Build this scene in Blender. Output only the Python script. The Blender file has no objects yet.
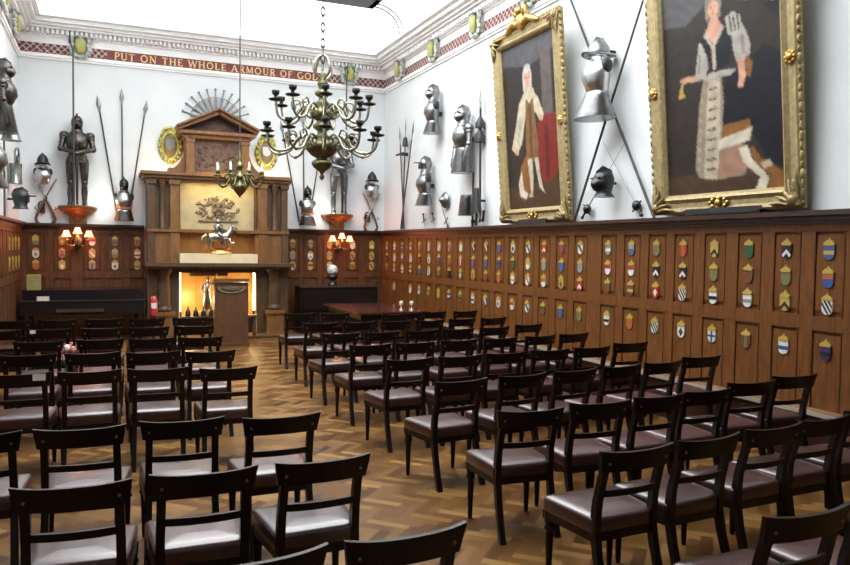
import bpy, bmesh, math, random
from math import sin, cos, pi, radians, atan2, sqrt
from mathutils import Vector, Matrix
random.seed(7)
COL = bpy.context.scene.collection
XL, XR, YB, YF = -1.55, 5.92, 16.27, -3.2      # side walls, end wall, wall behind the camera
HP = 2.22                                        # height of the oak wainscot

# ------------------------------------------------------------------ materials
M = {}
def nmat(name):
    m = bpy.data.materials.new(name); m.use_nodes = True
    M[name] = m
    return m, m.node_tree, m.node_tree.nodes['Principled BSDF']
def setp(b, **k):
    for a, v in k.items(): b.inputs[a.replace('_', ' ')].default_value = v
def mat(name, col, rough=.5, metal=0., spec=.5, noise=0., scale=8., stretch=(1, 1, 1), bump=0., coat=0., rnd=0.):
    m, nt, b = nmat(name)
    c = (*col, 1)
    setp(b, Base_Color=c, Roughness=rough, Metallic=metal)
    b.inputs['Specular IOR Level'].default_value = spec
    b.inputs['Coat Weight'].default_value = coat
    if noise or bump:
        tc = nt.nodes.new('ShaderNodeTexCoord'); mp = nt.nodes.new('ShaderNodeMapping'); nz = nt.nodes.new('ShaderNodeTexNoise')
        mp.inputs['Scale'].default_value = stretch; nz.inputs['Scale'].default_value = scale; nz.inputs['Detail'].default_value = 4
        nt.links.new(tc.outputs['Object'], mp.inputs['Vector']); nt.links.new(mp.outputs['Vector'], nz.inputs['Vector'])
        if noise:
            r = nt.nodes.new('ShaderNodeValToRGB')
            r.color_ramp.elements[0].position = .3; r.color_ramp.elements[1].position = .7
            r.color_ramp.elements[0].color = (*[x * (1 - noise) for x in col], 1)
            r.color_ramp.elements[1].color = (*[min(1, x * (1 + noise)) for x in col], 1)
            nt.links.new(nz.outputs['Fac'], r.inputs['Fac'])
            out = r.outputs['Color']
            if rnd:
                oi = nt.nodes.new('ShaderNodeObjectInfo'); hs = nt.nodes.new('ShaderNodeHueSaturation'); mr = nt.nodes.new('ShaderNodeMapRange')
                mr.inputs['To Min'].default_value = 1 - rnd; mr.inputs['To Max'].default_value = 1 + rnd
                nt.links.new(oi.outputs['Random'], mr.inputs['Value']); nt.links.new(mr.outputs['Result'], hs.inputs['Value'])
                nt.links.new(out, hs.inputs['Color']); out = hs.outputs['Color']
            nt.links.new(out, b.inputs['Base Color'])
        if bump:
            bp = nt.nodes.new('ShaderNodeBump'); bp.inputs['Strength'].default_value = bump; bp.inputs['Distance'].default_value = .02
            nt.links.new(nz.outputs['Fac'], bp.inputs['Height']); nt.links.new(bp.outputs['Normal'], b.inputs['Normal'])
    return m
def emit(name, col, s):
    m, nt, b = nmat(name)
    setp(b, Base_Color=(*col, 1)); b.inputs['Emission Color'].default_value = (*col, 1); b.inputs['Emission Strength'].default_value = s
    return m
mat('chair_wood', (.0065, .0030, .0024), .36, spec=.35, noise=.35, scale=14, stretch=(1, 1, 5), rnd=.25)
mat('leather', (.038, .0105, .0105), .42, noise=.25, scale=18, bump=.12, rnd=.45, coat=1.0)
M['leather'].node_tree.nodes['Principled BSDF'].inputs['Coat Roughness'].default_value = .24
M['leather'].node_tree.nodes['Principled BSDF'].inputs['Coat IOR'].default_value = 1.52
mat('stud', (.22, .18, .14), .3, metal=.6)
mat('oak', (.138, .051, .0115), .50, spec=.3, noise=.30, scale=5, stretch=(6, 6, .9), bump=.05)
mat('oak_light', (.18, .078, .026), .40, noise=.3, scale=5, stretch=(6, 6, .9), bump=.05)
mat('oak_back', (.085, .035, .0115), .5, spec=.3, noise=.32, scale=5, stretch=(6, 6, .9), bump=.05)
mat('oak_dark', (.034, .013, .006), .38, noise=.3, scale=5, stretch=(.7, .7, 5), bump=.04)
mat('mantel_oak', (.185, .085, .024), .45, noise=.28, scale=6, stretch=(4, 4, .8), bump=.05)  # oak lightened towards orange, warm lamplight put into the colour
mat('mantel_dark', (.080, .043, .0165), .5, noise=.3, scale=6, stretch=(4, 4, .8))
mat('carving', (.075, .038, .024), .55, noise=.6, scale=14, bump=1.0)
mat('casing_top', (.20, .125, .062), .35, noise=.15, scale=6)
mat('casing_edge', (.36, .32, .26), .35)
mat('plaster', (.70, .745, .755), .75, noise=.03, scale=2)
mat('white_paint', (.93, .935, .93), .6, noise=.02, scale=3)
mat('grey_paint', (.22, .23, .23), .6)
mat('skylight_frame', (.045, .045, .05), .5)
mat('slab_cream_lit', (.66, .58, .38), .5, noise=.06, scale=6)  # lighter copy of cream_stone, spotlit brightness put into the colour
mat('cream_stone', (.46, .39, .22), .5, noise=.1, scale=6)
mat('relief_stone', (.20, .155, .09), .6, noise=.3, scale=16, bump=.6)
mat('gilt_interior', (.62, .36, .10), .38, noise=.10, scale=5)
mat('steel', (.24, .245, .25), .32, metal=1, noise=.25, scale=9)
mat('steel_bright', (.50, .51, .515), .30, metal=1, noise=.18, scale=9)
mat('steel_dark', (.06, .06, .063), .36, metal=1, noise=.4, scale=10)
mat('steel_brown', (.085, .078, .072), .36, metal=1, noise=.35, scale=10)
mat('blade_grey', (.20, .21, .21), .45, metal=.2)
mat('iron_black', (.014, .014, .016), .45)
mat('shaft', (.045, .043, .042), .5)
mat('brass', (.175, .17, .085), .38, metal=1, noise=.3, scale=10)
mat('brass_pale', (.34, .34, .25), .36, metal=1, noise=.3, scale=10)
mat('bronze_dark', (.016, .018, .016), .4, metal=.3)
mat('candle', (.78, .74, .62), .6)
mat('gold', (.30, .23, .095), .42, metal=.45, noise=.45, scale=24, bump=.5)
mat('gold_frame', (.36, .285, .135), .48, metal=.3, noise=.22, scale=20, bump=.35)
mat('gold_bright', (.52, .33, .10), .3, metal=.8, noise=.3, scale=22, bump=.3)
mat('leaf_gilt', (.42, .38, .10), .45, metal=.3, noise=.45, scale=16, bump=.4)
mat('gold_paint', (.42, .30, .06), .45)
mat('letter_gold', (.80, .62, .30), .5)
mat('band_red', (.20, .045, .04), .6, noise=.2, scale=5)
mat('maroon_top', (.050, .015, .012), .18, noise=.2, scale=4)
mat('piano_black', (.010, .008, .008), .22)
mat('piano_edge', (.05, .035, .03), .2)
mat('olive_cloth', (.25, .23, .08), .8, noise=.1, scale=8)
mat('paper', (.72, .68, .62), .7)
mat('ext_red', (.42, .035, .045), .3)
mat('lectern_oak', (.10, .044, .018), .42, noise=.25, scale=5, stretch=(5, 5, .8))
mat('lectern_relief', (.12, .095, .05), .5, noise=.3, scale=30, bump=.4)
mat('bust_white', (.55, .56, .56), .35)
mat('leather_belt', (.40, .20, .10), .5)
mat('shield_green', (.40, .42, .13), .5)
mat('mantling_grey', (.46, .48, .44), .7, noise=.3, scale=12)
mat('copper_gold', (.62, .30, .10), .3, metal=.8)
mat('pink', (.55, .20, .18), .7)
mat('label_red', (.6, .05, .06), .5)
emit('skylight_glass', (.97, .98, 1.0), 7.8)
emit('cove_glow', (.95, .98, 1.0), 1.7)
emit('lamp_glow', (1.0, .34, .18), 3.4)
emit('strip_glow', (1.0, .78, .42), 18)
emit('white_glow', (1.0, .80, .45), 2.0)
HC = dict(white=(.62, .62, .58), black=(.012, .012, .014), red=(0.36, 0.025, 0.018), blue=(.05, .09, .22), yellow=(.42, .32, .085),
          green=(0.02, 0.08, 0.03), grey=(.22, .24, .23), olive=(.15, .15, .06), brown=(.13, .055, .025), orange=(0.36, 0.11, 0.035), skyblue=(0.035, 0.075, 0.25), purple=(.05, .025, .10))
for k, v in HC.items(): mat('tincture_' + k, v, .42)

OIL = dict(dark=(.026, .021, .018), grey=(.075, .075, .08), deep=(.010, .010, .014), skin=(.52, .29, .20), hair=(.42, .40, .38), cream=(.47, .42, .30),
                 coat=(.17, .09, .035), red=(.16, .018, .016), redd=(.09, .011, .011), brown=(.10, .045, .02), navy=(.009, .009, .014), lace=(.34, .32, .28),
                 skirt=(.24, .20, .14), panel=(.42, .36, .26), bow=(.06, .05, .04), ermine=(.55, .50, .40), fur=(.20, .085, .025), floor=(.06, .035, .02), gold=(.42, .28, .06), column=(.10, .085, .075), rose=(.30, .17, .12), grey2=(.20, .19, .18), hair2=(.22, .18, .14), shade=(.12, .06, .045))
m_, nt_, b_ = nmat('oil_paint'); b_.inputs['Roughness'].default_value = .42; b_.inputs['Specular IOR Level'].default_value = .22
ca_ = nt_.nodes.new('ShaderNodeVertexColor'); ca_.layer_name = 'paint'; nt_.links.new(ca_.outputs['Color'], b_.inputs['Base Color'])

def floor_mat():
    m, nt, b = nmat('parquet')
    N = nt.nodes.new; Lk = nt.links.new
    def math_(op, a, b_=None, c=None):
        n = N('ShaderNodeMath'); n.operation = op
        for i, v in enumerate((a, b_, c)):
            if v is None: continue
            if isinstance(v, (int, float)): n.inputs[i].default_value = v
            else: Lk(v, n.inputs[i])
        return n.outputs[0]
    tc = N('ShaderNodeTexCoord'); mp = N('ShaderNodeMapping')
    mp.inputs['Rotation'].default_value = (0, 0, radians(45)); s = 1 / .075
    mp.inputs['Scale'].default_value = (s, s, s)
    Lk(tc.outputs['Object'], mp.inputs['Vector'])
    sx = N('ShaderNodeSeparateXYZ'); Lk(mp.outputs['Vector'], sx.inputs[0])
    X, Y = sx.outputs[0], sx.outputs[1]
    i, j = math_('FLOOR', X), math_('FLOOR', Y)
    L = 4
    k = math_('FLOORED_MODULO', math_('SUBTRACT', i, j), 2 * L)
    hor = math_('LESS_THAN', k, L - .5)
    ver = math_('SUBTRACT', 1, hor)
    idx = math_('SUBTRACT', i, math_('MULTIPLY', hor, k))
    idy = math_('ADD', j, math_('MULTIPLY', ver, math_('SUBTRACT', k, L)))
    cv = N('ShaderNodeCombineXYZ'); Lk(idx, cv.inputs[0]); Lk(idy, cv.inputs[1]); Lk(hor, cv.inputs[2])
    wn = N('ShaderNodeTexWhiteNoise'); Lk(cv.outputs[0], wn.inputs['Vector'])
    fx, fy = math_('FRACT', X), math_('FRACT', Y)
    across = math_('ADD', math_('MULTIPLY', hor, fy), math_('MULTIPLY', ver, fx))
    seam = math_('GREATER_THAN', math_('ABSOLUTE', math_('SUBTRACT', across, .5)), .465)
    r = N('ShaderNodeValToRGB'); e = r.color_ramp.elements
    e[0].position, e[0].color = 0, (.060, .024, .0055, 1); e[1].position, e[1].color = 1, (.27, .148, .046, 1)
    x = e.new(.55); x.color = (.150, .071, .018, 1)
    mixv = math_('ADD', math_('MULTIPLY', wn.outputs['Value'], .72), math_('MULTIPLY', hor, .24))  # blocks lying one way are lighter: directional sheen put into the colour
    nz = N('ShaderNodeTexNoise'); nz.inputs['Scale'].default_value = .55; Lk(tc.outputs['Object'], nz.inputs['Vector'])
    mixv = math_('ADD', mixv, math_('MULTIPLY', math_('SUBTRACT', nz.outputs['Fac'], .5), .35))
    Lk(mixv, r.inputs['Fac'])
    mx = N('ShaderNodeMix'); mx.data_type = 'RGBA'
    Lk(math_('MULTIPLY', seam, .6), mx.inputs['Factor']); Lk(r.outputs['Color'], mx.inputs[6]); mx.inputs[7].default_value = (.05, .025, .01, 1)
    Lk(mx.outputs[2], b.inputs['Base Color'])
    b.inputs['Specular IOR Level'].default_value = .22
    rr = math_('ADD', .30, math_('MULTIPLY', wn.outputs['Value'], .14)); Lk(rr, b.inputs['Roughness'])
floor_mat()
def band_mat():
    m, nt, b = nmat('band_pattern')
    N = nt.nodes.new; Lk = nt.links.new
    tc = N('ShaderNodeTexCoord'); sx = N('ShaderNodeSeparateXYZ'); Lk(tc.outputs['Object'], sx.inputs[0])
    def mm(op, a, c):
        n = N('ShaderNodeMath'); n.operation = op
        for i, v in enumerate((a, c)):
            if isinstance(v, (int, float)): n.inputs[i].default_value = v
            else: Lk(v, n.inputs[i])
        return n.outputs[0]
    w = mm('ADD', sx.outputs[0], sx.outputs[1])
    a = mm('SINE', mm('MULTIPLY', mm('ADD', w, sx.outputs[2]), 26), 0); c = mm('SINE', mm('MULTIPLY', mm('SUBTRACT', w, sx.outputs[2]), 26), 0)
    p = mm('ABSOLUTE', mm('MULTIPLY', a, c), 0)
    nz = N('ShaderNodeTexNoise'); nz.inputs['Scale'].default_value = 22; Lk(tc.outputs['Object'], nz.inputs['Vector'])
    p = mm('ADD', p, mm('SUBTRACT', nz.outputs['Fac'], .5))
    r = N('ShaderNodeValToRGB'); e = r.color_ramp.elements
    e[0].position, e[0].color = .12, (.50, .47, .42, 1); e[1].position, e[1].color = .30, (.20, .05, .05, 1)
    x = e.new(.75); x.color = (.16, .035, .04, 1)
    Lk(p, r.inputs['Fac']); Lk(r.outputs['Color'], b.inputs['Base Color']); b.inputs['Roughness'].default_value = .65
band_mat()

# ------------------------------------------------------------------ mesh builder
class MB:
    def __init__(s): s.v = []; s.f = []; s.mi = []; s.sm = []; s.T = Matrix.Identity(4)
    def add(s, vs, fs, m=0, smooth=False):
        o = len(s.v)
        s.v += [tuple(s.T @ Vector(p)) for p in vs]
        for f in fs: s.f.append(tuple(o + i for i in f)); s.mi.append(m); s.sm.append(smooth)
    def box(s, x0, x1, y0, y1, z0, z1, m=0):
        P = [(x, y, z) for x in (x0, x1) for y in (y0, y1) for z in (z0, z1)]
        s.add(P, [(0, 1, 3, 2), (4, 6, 7, 5), (0, 4, 5, 1), (2, 3, 7, 6), (0, 2, 6, 4), (1, 5, 7, 3)], m)
    def beam(s, a, b, w, d, up=(0, 1, 0), m=0, w2=None, d2=None):
        a, b = Vector(a), Vector(b); t = (b - a).normalized(); u = Vector(up)
        if abs(t.dot(u)) > .98: u = Vector((1, 0, 0))
        r = t.cross(u).normalized(); u = r.cross(t)
        P = []
        for p, ww, dd in ((a, w, d), (b, w2 or w, d2 or d)):
            P += [p + r * sx * ww / 2 + u * sy * dd / 2 for sx, sy in ((-1, -1), (1, -1), (1, 1), (-1, 1))]
        s.add(P, [(3, 2, 1, 0), (4, 5, 6, 7), (0, 1, 5, 4), (1, 2, 6, 5), (2, 3, 7, 6), (3, 0, 4, 7)], m)
    def tube(s, pts, r, n=8, m=0, flat=1., up=(0, 0, 1)):
        pts = [Vector(p) for p in pts]; k = len(pts); rs = r if isinstance(r, (list, tuple)) else [r] * k
        V = []; pu = None
        for i, p in enumerate(pts):
            t = (pts[min(i + 1, k - 1)] - pts[max(i - 1, 0)]).normalized()
            if pu is None:
                u = Vector(up)
                if abs(t.dot(u)) > .95: u = Vector((0, 1, 0))
            else: u = pu
            u = (u - t * u.dot(t)).normalized(); pu = u; w = t.cross(u)
            V += [p + (w * cos(2 * pi * q / n) + u * sin(2 * pi * q / n) * flat) * rs[i] for q in range(n)]
        F = [(i * n + q, i * n + (q + 1) % n, (i + 1) * n + (q + 1) % n, (i + 1) * n + q) for i in range(k - 1) for q in range(n)]
        s.add(V, F, m, True); s.add(V[:n], [tuple(range(n))[::-1]], m); s.add(V[-n:], [tuple(range(n))], m)
    def loft(s, sec, n=18, m=0, cap=True, a0=0., a1=2 * pi):
        # sections (cx, cy, cz, rx, ry): horizontal ellipses stacked upwards
        V = []; full = abs(a1 - a0 - 2 * pi) < 1e-6; nn = n if full else n + 1
        for cx, cy, cz, rx, ry in sec:
            V += [(cx + rx * cos(a0 + (a1 - a0) * q / n), cy + ry * sin(a0 + (a1 - a0) * q / n), cz) for q in range(nn)]
        F = []
        for i in range(len(sec) - 1):
            for q in range(n):
                q2 = (q + 1) % nn
                F.append((i * nn + q, i * nn + q2, (i + 1) * nn + q2, (i + 1) * nn + q))
        s.add(V, F, m, True)
        if cap and full: s.add(V[:n], [tuple(range(n))[::-1]], m); s.add(V[-n:], [tuple(range(n))], m)
    def lathe(s, prof, c=(0, 0, 0), n=16, m=0):
        s.loft([(c[0], c[1], c[2] + z, r, r) for r, z in prof], n, m)
    def ball(s, c, r, n=12, m=0, k=7):
        rx, ry, rz = r if isinstance(r, (tuple, list)) else (r, r, r)
        s.loft([(c[0], c[1], c[2] - rz * cos(pi * i / k), max(1e-4, rx * sin(pi * i / k)), max(1e-4, ry * sin(pi * i / k))) for i in range(k + 1)], n, m, cap=False)
    def prism(s, pts, y0, y1, m=0, mside=None):
        # outline in (x, z), extruded from y0 (front) to y1
        n = len(pts); V = [(x, y0, z) for x, z in pts] + [(x, y1, z) for x, z in pts]
        s.add(V, [tuple(range(n)), tuple(range(2 * n - 1, n - 1, -1))], m)
        s.add(V, [(i, n + i, n + (i + 1) % n, (i + 1) % n) for i in range(n)], m if mside is None else mside)
    def ring(s, c, R, r, n=20, k=8, m=0, axis='y', sx=1., sz=1.):
        V = []
        for i in range(n):
            a = 2 * pi * i / n
            for q in range(k):
                b = 2 * pi * q / k; d = R + r * cos(b); h = r * sin(b)
                p = (d * cos(a) * sx, h, d * sin(a) * sz) if axis == 'y' else (d * cos(a) * sx, d * sin(a) * sz, h)
                V.append((c[0] + p[0], c[1] + p[1], c[2] + p[2]))
        s.add(V, [(i * k + q, i * k + (q + 1) % k, ((i + 1) % n) * k + (q + 1) % k, ((i + 1) % n) * k + q) for i in range(n) for q in range(k)], m, True)
    def build(s, name, mats, parent=None, fix=True):
        me = bpy.data.meshes.new(name); me.from_pydata(s.v, [], s.f)
        for m in (mats if isinstance(mats, (list, tuple)) else [mats]): me.materials.append(M[m])
        me.polygons.foreach_set('material_index', s.mi); me.polygons.foreach_set('use_smooth', s.sm)
        if fix:
            bm = bmesh.new(); bm.from_mesh(me); bmesh.ops.recalc_face_normals(bm, faces=bm.faces); bm.to_mesh(me); bm.free()
        me.update()
        o = bpy.data.objects.new(name, me); COL.objects.link(o)
        if parent: o.parent = parent
        return o
def tag(o, label=None, cat=None, group=None, kind=None, loc=None, rot=None):
    if label: o['label'] = label
    if cat: o['category'] = cat
    if group: o['group'] = group
    if kind: o['kind'] = kind
    if loc is not None: o.location = loc
    if rot is not None: o.rotation_euler = rot if isinstance(rot, (tuple, list)) else (0, 0, rot)
    return o
def thing(name, label, cat, loc=(0, 0, 0), rot=0, group=None):
    o = bpy.data.objects.new(name, None); COL.objects.link(o)
    return tag(o, label, cat, group, None, loc, rot)
def copy_tree(root):
    r = root.copy(); COL.objects.link(r)
    for ch in root.children:
        c = ch.copy(); COL.objects.link(c); c.parent = r
        for g in ch.children:
            d = g.copy(); COL.objects.link(d); d.parent = c
    return r
def struct(name, mb, mats): return tag(mb.build(name, mats), kind='structure')
RW, LW, BW = -pi / 2, pi / 2, 0.          # turn a thing modelled facing -y so that it hangs on the right / left / end wall
ORD = ['', 'first', 'second', 'third', 'fourth', 'fifth', 'sixth', 'seventh', 'eighth', 'ninth', 'tenth', 'eleventh', 'twelfth', 'thirteenth', 'fourteenth', 'fifteenth',
       'sixteenth', 'seventeenth', 'eighteenth', 'nineteenth', 'twentieth', 'twenty-first', 'twenty-second', 'twenty-third', 'twenty-fourth', 'twenty-fifth', 'twenty-sixth']

# ------------------------------------------------------------------ room shell
b = MB(); b.box(XL - .3, XR + .3, YF - .3, YB + .3, -.12, 0); struct('floor', b, 'parquet')
for nm, bx in dict(wall_back=(XL - .3, XR + .3, YB, YB + .3), wall_front=(XL - .3, XR + .3, YF - .3, YF)).items():
    b = MB(); b.box(*bx, 0, 6.9); struct(nm, b, 'plaster')
b = MB(); b.box(XR, XR + .3, YF, YB, 0, 6.9); struct('wall_right', b, 'plaster')
b = MB(); b.box(XL - .3, XL, YF, YB, 0, 6.9); struct('wall_left', b, 'plaster')

SK = (-.55, 4.93, 3.6, 14.35)              # the lantern light in the ceiling
CZ0, CZ1 = 6.20, 6.68
b = MB(); g = MB(); K = 10; YM = SK[2]
O = (XL + .42, XR - .42, YB - .42); I = (SK[0], SK[1], SK[3])
ring_ = []
for i in range(K + 1):
    q = pi / 2 * i / K; t = 1 - cos(q)
    ring_.append([O[w] + (I[w] - O[w]) * t for w in range(3)] + [CZ0 + (CZ1 - CZ0) * sin(q)])
for (xa, xb, ya, za), (xc, xd, yc, zc) in zip(ring_[:-1], ring_[1:]):
    g.add([(xa, ya, za), (xb, ya, za), (xd, yc, zc), (xc, yc, zc)], [(0, 1, 2, 3)], 0, True)
    for p, q in ((xa, xc), (xb, xd)):
        g.add([(p, YM, za), (p, ya, za), (q, yc, zc), (q, YM, zc)], [(0, 1, 2, 3)], 0, True)
        b.add([(p, YF, za), (p, YM, za), (q, YM, zc), (q, YF, zc)], [(0, 1, 2, 3)], 0, True)
struct('cove_emitter', g, 'cove_glow')  # cove surface set aglow, added to brighten the ceiling and upper walls
b.box(SK[0], SK[1], YF, SK[2], CZ1, CZ1 + .1)
b.box(SK[0] - .12, SK[0], SK[2], SK[3], CZ1, 7.5); b.box(SK[1], SK[1] + .12, SK[2], SK[3], CZ1, 7.5)
b.box(SK[0], SK[1], SK[3], SK[3] + .12, CZ1, 7.5); b.box(SK[0], SK[1], SK[2] - .12, SK[2], CZ1, 7.5)
struct('ceiling', b, 'white_paint')
b = MB(); b.box(SK[0], SK[1], SK[2], SK[3], 7.46, 7.5); struct('window_1', b, 'skylight_glass')
b = MB()                                     # dark frame round the foot of the lantern and its glazing bars
b.box(SK[0], SK[1], SK[3] - .55, SK[3], CZ1 - .05, CZ1 + .06); b.box(SK[0], SK[1], SK[2], SK[2] + .4, CZ1 - .05, CZ1 + .06)
b.box(SK[0], SK[0] + .12, SK[2], SK[3], CZ1 - .05, CZ1 + .06); b.box(SK[1] - .12, SK[1], SK[2], SK[3], CZ1 - .05, CZ1 + .06)
for i in range(1, 6): b.box(SK[0], SK[1], SK[2] + (SK[3] - SK[2]) * i / 6 - .03, SK[2] + (SK[3] - SK[2]) * i / 6 + .03, 7.34, 7.46)
for yy in (13.5, 8.0): b.box(SK[0], SK[1], yy - .06, yy + .06, CZ1 - .03, CZ1 + .09)
struct('trim_1', b, 'skylight_frame')
b = MB()                                     # two slim ribs that cross the cove beside the lantern
for yy in (14.30, 14.12):
    for sgn, x0, x1 in ((1, SK[1], O[1]), (-1, SK[0], O[0])):
        p = [(x1 + (x0 - x1) * (1 - cos(pi / 2 * i / 8)), yy, CZ0 + (CZ1 - CZ0) * sin(pi / 2 * i / 8) - .012) for i in range(9)]
        b.tube(p, .016, 6)
struct('trim_2', b, 'grey_paint')

def wall_run(axis):
    """profile of frieze and cornice: list of (projection, z0, z1)"""
    return [(.030, 5.40, 5.44), (.055, 5.44, 5.50), (.02, 5.70, 5.84), (.05, 5.84, 5.87), (.06, 5.87, 5.96), (.20, 5.96, 6.00), (.26, 6.00, 6.05), (.34, 6.05, 6.13), (.42, 6.13, 6.20)]
def run_box(b, side, p, z0, z1, m=0):
    if side == 'back': b.box(XL + p, XR - p, YB - p, YB, z0, z1, m)
    if side == 'right': b.box(XR - p, XR, YF, YB, z0, z1, m)
    if side == 'left': b.box(XL, XL + p, YF, YB, z0, z1, m)
for q, side in enumerate(('back', 'right', 'left')):
    b = MB()
    for p, z0, z1 in wall_run(side): run_box(b, side, p, z0, z1)
    s = .085
    if side == 'back':
        n = int((XR - XL) / s)
        for i in range(1, n): b.box(XL + i * s, XL + i * s + .045, YB - .155, YB - .05, 5.875, 5.955)
    else:
        n = int((YB - 2) / s)
        for i in range(n):
            y = 2 + i * s
            if side == 'right': b.box(XR - .155, XR - .05, y, y + .045, 5.875, 5.955)
            else: b.box(XL + .05, XL + .155, y, y + .045, 5.875, 5.955)
    struct('trim_%d' % (3 + q), b, 'white_paint')
b = MB(); b.box(.02, 4.45, YB - .012, YB, 5.50, 5.70); struct('trim_6', b, 'band_red')
b = MB(); b.box(XL, .02, YB - .012, YB, 5.50, 5.70); b.box(4.45, XR - .012, YB - .012, YB, 5.50, 5.70)
b.box(XR - .012, XR, YF, YB, 5.50, 5.70); b.box(XL, XL + .012, YF, YB, 5.50, 5.70); struct('trim_7', b, 'band_pattern')

# inscription: serif capitals drawn as strokes
def arc(cx, cz, rx, rz, a0, a1, n=9): return [(cx + rx * cos(radians(a0 + (a1 - a0) * i / n)), cz + rz * sin(radians(a0 + (a1 - a0) * i / n))) for i in range(n + 1)]
TK, TN = .19, .10
G = {'P': (.62, [([(.2, 0), (.2, 1)], TK), ([(.2, .95), (.4, .95)] + arc(.4, .71, .22, .24, 90, -90) + [(.2, .47)], .14)]),
     'U': (.85, [([(.2, 1), (.2, .3)], TK), (arc(.45, .3, .25, .27, 180, 360), .13), ([(.7, .3), (.7, 1)], TN)]),
     'T': (.75, [([(.38, 0), (.38, 1)], TK), ([(.03, .95), (.73, .95)], TN), ([(.05, .95), (.05, .78)], .06), ([(.71, .95), (.71, .78)], .06)]),
     'O': (.95, [(arc(.47, .5, .37, .46, 0, 360, 20), .16)]),
     'N': (.9, [([(.15, 0), (.15, 1)], TN), ([(.15, 1), (.72, 0)], TK), ([(.74, 0), (.74, 1)], TN)]),
     'H': (.9, [([(.18, 0), (.18, 1)], TK), ([(.72, 0), (.72, 1)], TK), ([(.18, .52), (.72, .52)], TN)]),
     'E': (.7, [([(.18, 0), (.18, 1)], TK), ([(.18, .95), (.62, .95)], TN), ([(.18, .52), (.52, .52)], TN), ([(.18, .05), (.64, .05)], TN), ([(.62, .95), (.62, .8)], .06), ([(.63, .05), (.63, .22)], .06)]),
     'W': (1.15, [([(.05, 1), (.33, 0)], TK), ([(.33, 0), (.57, 1)], TN), ([(.55, 1), (.83, 0)], TK), ([(.83, 0), (1.08, 1)], TN)]),
     'L': (.68, [([(.18, 0), (.18, 1)], TK), ([(.18, .05), (.6, .05)], TN), ([(.6, .05), (.6, .25)], .06)]),
     'A': (.88, [([(.08, 0), (.42, 1)], TN), ([(.42, 1), (.76, 0)], TK), ([(.2, .34), (.64, .34)], .08)]),
     'R': (.78, [([(.2, 0), (.2, 1)], TK), ([(.2, .95), (.4, .95)] + arc(.4, .72, .21, .23, 90, -90) + [(.2, .49)], .14), ([(.38, .49), (.72, 0)], TK)]),
     'M': (1.05, [([(.14, 0), (.18, 1)], TN), ([(.18, 1), (.52, .05)], TK), ([(.52, .05), (.84, 1)], TN), ([(.86, 1), (.88, 0)], TK)]),
     'F': (.66, [([(.18, 0), (.18, 1)], TK), ([(.18, .95), (.62, .95)], TN), ([(.18, .52), (.52, .52)], TN), ([(.62, .95), (.62, .8)], .06)]),
     'G': (.92, [(arc(.47, .5, .36, .46, 50, 340, 16), .16), ([(.8, .02), (.8, .42)], .15), ([(.62, .44), (.92, .44)], .07)]),
     'D': (.9, [([(.2, 0), (.2, 1)], TK), ([(.2, .95), (.4, .95)] + arc(.4, .5, .36, .45, 90, -90, 12) + [(.2, .05)], .14)])}
SERIF = {'P': [(.2, 0)], 'U': [(.2, 1), (.7, 1)], 'T': [(.38, 0)], 'N': [(.15, 0), (.12, 1), (.74, 1)], 'H': [(.18, 0), (.18, 1), (.72, 0), (.72, 1)], 'W': [(.05, 1), (1.08, 1)], 'L': [(.18, 1)],
         'A': [(.08, 0), (.78, 0)], 'R': [(.2, 0)], 'M': [(.14, 0), (.88, 0)], 'F': [(.18, 0)]}
TXT = "PUT ON THE WHOLE ARMOUR OF GOD"
ins = thing('inscription', 'line of gold serif capitals on the red band high across the end wall', 'lettering', (.15, YB - .012, 5.53))
hh = .142; gap = .13; sp = .52
tot = sum((G[c][0] + gap) if c != ' ' else sp for c in TXT); kx = 4.20 / (tot * hh); x = 0
for c in TXT:
    if c == ' ': x += sp; continue
    w, st = G[c]; b = MB()
    for pts, wd in st:
        for p, q in zip(pts[:-1], pts[1:]): b.beam(((x + p[0]) * hh * kx, -.005, p[1] * hh), ((x + q[0]) * hh * kx, -.005, q[1] * hh), wd * hh, .01)
    for sx_, sz in SERIF.get(c, []): b.box((x + sx_ - .17) * hh * kx, (x + sx_ + .17) * hh * kx, -.01, 0, (sz * .94) * hh, (sz * .94 + .06) * hh)
    b.build('letter', 'letter_gold', ins); x += w + gap

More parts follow.
